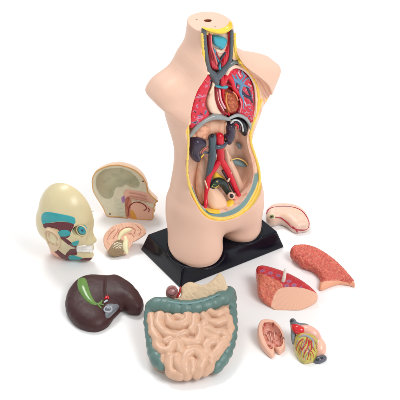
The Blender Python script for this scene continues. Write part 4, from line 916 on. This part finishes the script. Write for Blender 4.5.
R1 = Poly(fp.uv([(254, 270), (260, 264), (285, 268), (325, 292), (318, 296), (307.8, 290.8), (292, 288.8), (284, 289), (279, 283.5), (267.5, 278.2), (257, 273.2)], .9), h=.03)
qd = dome(Pq, 1.35, R=1.2, p=2.8)
fwd = fp.uv([(278, 289.5), (308, 291)], 1.0); e_ = (fwd[1]-fwd[0])/np.linalg.norm(fwd[1]-fwd[0]); nn = A(e_[1], -e_[0])
if nn[1] > 0: nn = -nn
def pegf(u, v, w):
    a = (u-fwd[0, 0])*nn[0]+(v-fwd[0, 1])*nn[1]
    q = smax(qd(u, v, w), (a*.5+(w-.85)*.86), .12)
    return q+lungbump(u, v, w)*(1-step(F1(u, v), .08))*(1-step(R1(u, v), .08))
pf2 = flatbottom(pegf, None, fp)
lo, hi = bounds(Pq, -1.4, 1.5)
V, Q = nets(pf2, lo, hi, .045); u_, v_, w2 = V.T
lab = np.where(F1(u_, v_) < 0, 1, np.where(R1(u_, v_) < 0, 2, 0))
cB = spongecol(u_, v_, w2, (212, 110, 84)); fan = fp.uv([(300, 288)], .9)[0]; an = np.arctan2(v_-fan[1], u_-fan[0])
cB = np.where((lab == 1)[:, None], mixc(full(u_, srgb(234, 182, 154)), (np.clip(np.sin(an*34), 0, 1))*.22, srgb(214, 152, 122)), cB)
ps_ = fp.onsurf(pf2, [(262.5, 270.8), (270.5, 273), (278.5, 275.5), (289, 281.2), (294, 285.3), (286.8, 286), (272.5, 277.5), (266, 274.5), (301, 287.5)])
cr = mixc(full(u_, srgb(192, 40, 48)), np.clip(hashnoise(u_*5, v_*5, w2*5, 96), 0, 1)*.5, srgb(218, 96, 88))
for i, p in enumerate(ps_):
    d = np.hypot((u_-p[0])/1.3, v_-p[1])/(1 if i < 6 else .55); cr = mixc(cr, step(d-.24, .07)*.9, srgb(176, 108, 138)); cr = mixc(cr, step(d-.1, .05)*.7, srgb(110, 80, 130))
cB = np.where((lab == 2)[:, None], cr, cB)
split(V, Q, cB, lab, ['lung_tissue', 'pleural_surface', 'sectioned_face'], [M_SPONGE, M_SKIN, M_GLOSS], fp, lgB_)
pg = fp.onsurf(pf2, [(283.2, 281)])[0]; pgw = fp.world(pg)
zt = 1.75
V, Q = sweep(np.array([pgw-A(0, 0, .3), pgw, pgw+A(.12, 0, .9), pgw+A(.2, 0, zt)]), [.27, .27, .22, .19], 18)
mesh_obj('peg', V, Q, bpy.data.materials['white_plastic'], lgB_, np.broadcast_to(srgb(236, 226, 214), V.shape), root_org(lgB_))

# ================================================================== the two heart halves
hA, f1 = lying('heart_half', 'hollow open heart half, a small flesh pink shell with two prongs', 'anatomical heart', (272, 342), 0, 20, .9)
CP = [(257.3, 331), (258.3, 325), (261.5, 320.6), (268.5, 320), (275.2, 322), (280.9, 328), (284, 335.2), (285, 342), (285.3, 348), (282.3, 351.8), (279.5, 353.7), (277, 351.5), (274, 348.2), (274.8, 353.5), (272, 358.4), (267.4, 354.6), (261.7, 346.6), (258, 338)]
P1 = Poly(f1.uv(CP, .3), h=.025)
C1 = Poly(f1.uv([(263.3, 324.5), (268, 322.2), (274, 323.8), (279.5, 329.5), (282.8, 338), (282.3, 344.5), (278, 347), (273.5, 345.5), (272, 349), (268.5, 347), (265, 339.5), (262.5, 331)], .7), h=.025)
h1d = dome(P1, 1.15, R=1.1, p=2.6)
def h1f(u, v, w):
    q = smax(h1d(u, v, w), w-.75, .15); d = C1(u, v)
    return smax(q, -smax(d, -(w+.2-.62*np.clip(1+d/.55, 0, 1)**2)+.05*hashnoise(u*6, v*6, w*6, 101), .12), .08)
h1g = flatbottom(h1f, None, f1)
dots = f1.uv([(276, 332), (281, 336.5), (266, 333.5), (272.5, 341), (264.5, 325.5), (269.5, 330), (273, 325.5), (267.5, 338), (269, 344.3), (277.3, 344.2), (271.2, 348.2), (283.6, 340)], .2)
def h1c(u, v, w):
    c = full(u, srgb(230, 178, 154)); d = C1(u, v); n = hashnoise(u*4, v*4, w*4, 102)
    c = mixc(c, step(d, .05), srgb(216, 142, 120)); c = mixc(c, step(d, .05)*np.clip(n*1.8, 0, 1)*.8, srgb(160, 74, 62)); c = mixc(c, step(d, .05)*np.clip(-n*1.8, 0, 1)*.5, srgb(222, 170, 160))
    for i, p in enumerate(dots): c = mixc(c, step(np.hypot(u-p[0], v-p[1])-(.1, .12, .12, .1, .13, .1, .14, .1, .17, .08, .08, .16)[i], .05)*.85, srgb(*((120, 60, 80), (90, 60, 60), (140, 96, 60), (150, 90, 60), (176, 40, 50), (120, 40, 46), (150, 60, 54), (170, 110, 80), (150, 96, 60), (170, 20, 26), (120, 70, 60), (96, 60, 66))[i]))
    return c
lo, hi = bounds(P1, -1.2, 1.0)
solid('heart_shell', f1, h1g, lo, hi, .035, M_PAINT, hA, h1c)
multi_tube('heart_strings', f1, [([list(f1.uv([a], .2)[0])+[-.1], list(f1.uv([b], .2)[0])+[.0]], .05) for a, b in (((266.5, 333), (270, 340)), ((270, 331), (272, 340)), ((274, 329), (275, 338)))], M_PAINT, hA, srgb(232, 190, 172))
hB, f2 = lying('heart_half', 'yellow heart half with branching red vessels, pink atria and grey vein stumps', 'anatomical heart', (308, 345), 0, 20, 1.1)
P2b = Poly(f2.uv([(295.5, 336), (294, 346.5), (298, 358), (303.5, 363.8), (310, 363.3), (315.6, 359.5), (319, 348), (317.5, 338), (310, 334), (300.6, 333)], .2), h=.03)
yd = dome(P2b, 1.5, R=1.5, p=2.2); yf = flatbottom(yd, None, f2)
def ycol(u, v, w):
    c = full(u, srgb(190, 178, 74)); n = hashnoise(u*2.4, v*2.4, w*2.4, 111)
    c = mixc(c, np.clip(n*1.6, 0, 1)*.7, srgb(146, 134, 62)); return mixc(c, np.clip(-n*1.5-.2, 0, 1)*.7, srgb(205, 150, 136))
lo, hi = bounds(P2b, -1.6, 1.6)
solid('ventricles', f2, yf, lo, hi, .04, mat('wet_gloss', .14, (500, .08), .06, 90, .5, coat=.5), hB, ycol)
MG = bpy.data.materials['wet_gloss']
def yy(pts, d=0.): L = f2.onsurf(yf, pts); L[:, 2] += d; return L
multi_tube('coronary_vessels', f2, [(yy(a), b, c) for a, b, c in (
    ([(300, 337), (304, 335.5), (309, 337), (313, 341), (313.5, 347)], [.1, .14, .14, .12, .06], srgb(150, 152, 160)), ([(307, 338), (306, 343), (302.5, 349), (299, 355)], [.1, .1, .08, .05], srgb(176, 36, 32)), ([(309, 340), (308.5, 346), (305, 352), (303, 358)], [.1, .1, .08, .05], srgb(180, 30, 30)),
    ([(311, 341), (311.5, 348), (309, 353), (307.5, 359.5)], [.1, .09, .08, .05], srgb(170, 30, 34)), ([(303, 339), (299.5, 342), (297, 347), (296.5, 351)], [.1, .09, .07, .04], srgb(172, 60, 50)), ([(310, 350), (313, 354), (313, 358)], [.07, .06, .05], srgb(180, 40, 40)), ([(305, 340), (303, 346), (301.5, 352), (302, 356)], [.05, .06, .05, .03], srgb(130, 130, 140)), ([(307.5, 346), (309, 350), (306, 356), (306, 361)], [.06, .07, .05, .03], srgb(140, 120, 130)), ([(301, 340), (305, 343), (309, 343), (312.5, 345)], .05, srgb(205, 120, 110)), ([(299, 345), (302, 350), (300, 357)], [.05, .06, .04], srgb(168, 50, 44)), ([(302.5, 342), (300, 349), (298, 353)], [.06, .06, .03], srgb(150, 30, 34)), ([(310.5, 343), (313.5, 349), (315.5, 352)], [.07, .06, .03], srgb(160, 34, 36)), ([(308.5, 350), (311, 356), (310, 361)], [.06, .05, .03], srgb(150, 60, 50)), ([(304.5, 350), (304, 356), (305, 362)], [.05, .05, .03], srgb(110, 120, 130)), ([(298, 340), (296.5, 344), (295.5, 349)], [.06, .05, .03], srgb(120, 130, 140)), ([(312, 338), (315.5, 343), (316.5, 349)], [.07, .06, .04], srgb(150, 60, 56)))], MG, hB, RED)
PK = srgb(230, 176, 158)
def y3(pts, w): return f2.uvw(pts, w)
tube('left_atrium', f2, y3([(304, 329.5), (309, 331.5), (314.5, 335), (317.5, 338)], [.75, .8, .7, .5]), [.62, .72, .68, .5], M_GLOSS, hB, PK, seg=20)
tube('right_atrium', f2, y3([(317, 340), (319.5, 346), (319.5, 351.5), (318, 355)], [.2, .2, .1, 0]), [.6, .78, .72, .45], M_GLOSS, hB, srgb(234, 182, 160), seg=22)
tube('pulmonary_artery', f2, y3([(294.5, 326.5), (297, 329), (300.5, 330.5), (303, 330)], [.8, .9, .95, .9]), [.45, .58, .56, .46], MG, hB, srgb(212, 28, 34), seg=18)
tube('pulmonary_vein', f2, y3([(292.8, 321.5), (295.5, 324.5), (301, 325.5), (306, 326.5), (311, 329)], [.9, .9, .8, .7, .6]), [.4, .36, .3, .34, .26], M_GLOSS, hB, srgb(106, 112, 118), seg=16)
tube('pulmonary_vein', f2, y3([(292.8, 322), (293.5, 330), (293.3, 337), (293.6, 343)], [.7, .5, .2, 0]), [.34, .34, .3, .2], M_GLOSS, hB, srgb(120, 128, 130), seg=16)
tube('vein_opening', f2, y3([(291.8, 321.3), (292.1, 320.7)], [1.05, 1.2]), .22, M_GLOSS, hB, srgb(52, 52, 60), seg=14)
tube('vein_stump', f2, y3([(316.8, 360.8), (319.5, 359.8), (323.3, 358.3)], [.1, .1, .1]), [.44, .5, .42], M_GLOSS, hB, srgb(92, 94, 104), seg=16)
multi_tube('vein_opening', f2, [(y3([(317.3, 359.8), (317.8, 359.6)], .55), .15), (y3([(321.5, 358.2), (322, 358)], .55), .15)], M_GLOSS, hB, srgb(24, 24, 34))

print('script done %.1f s' % (time.time()-T0))
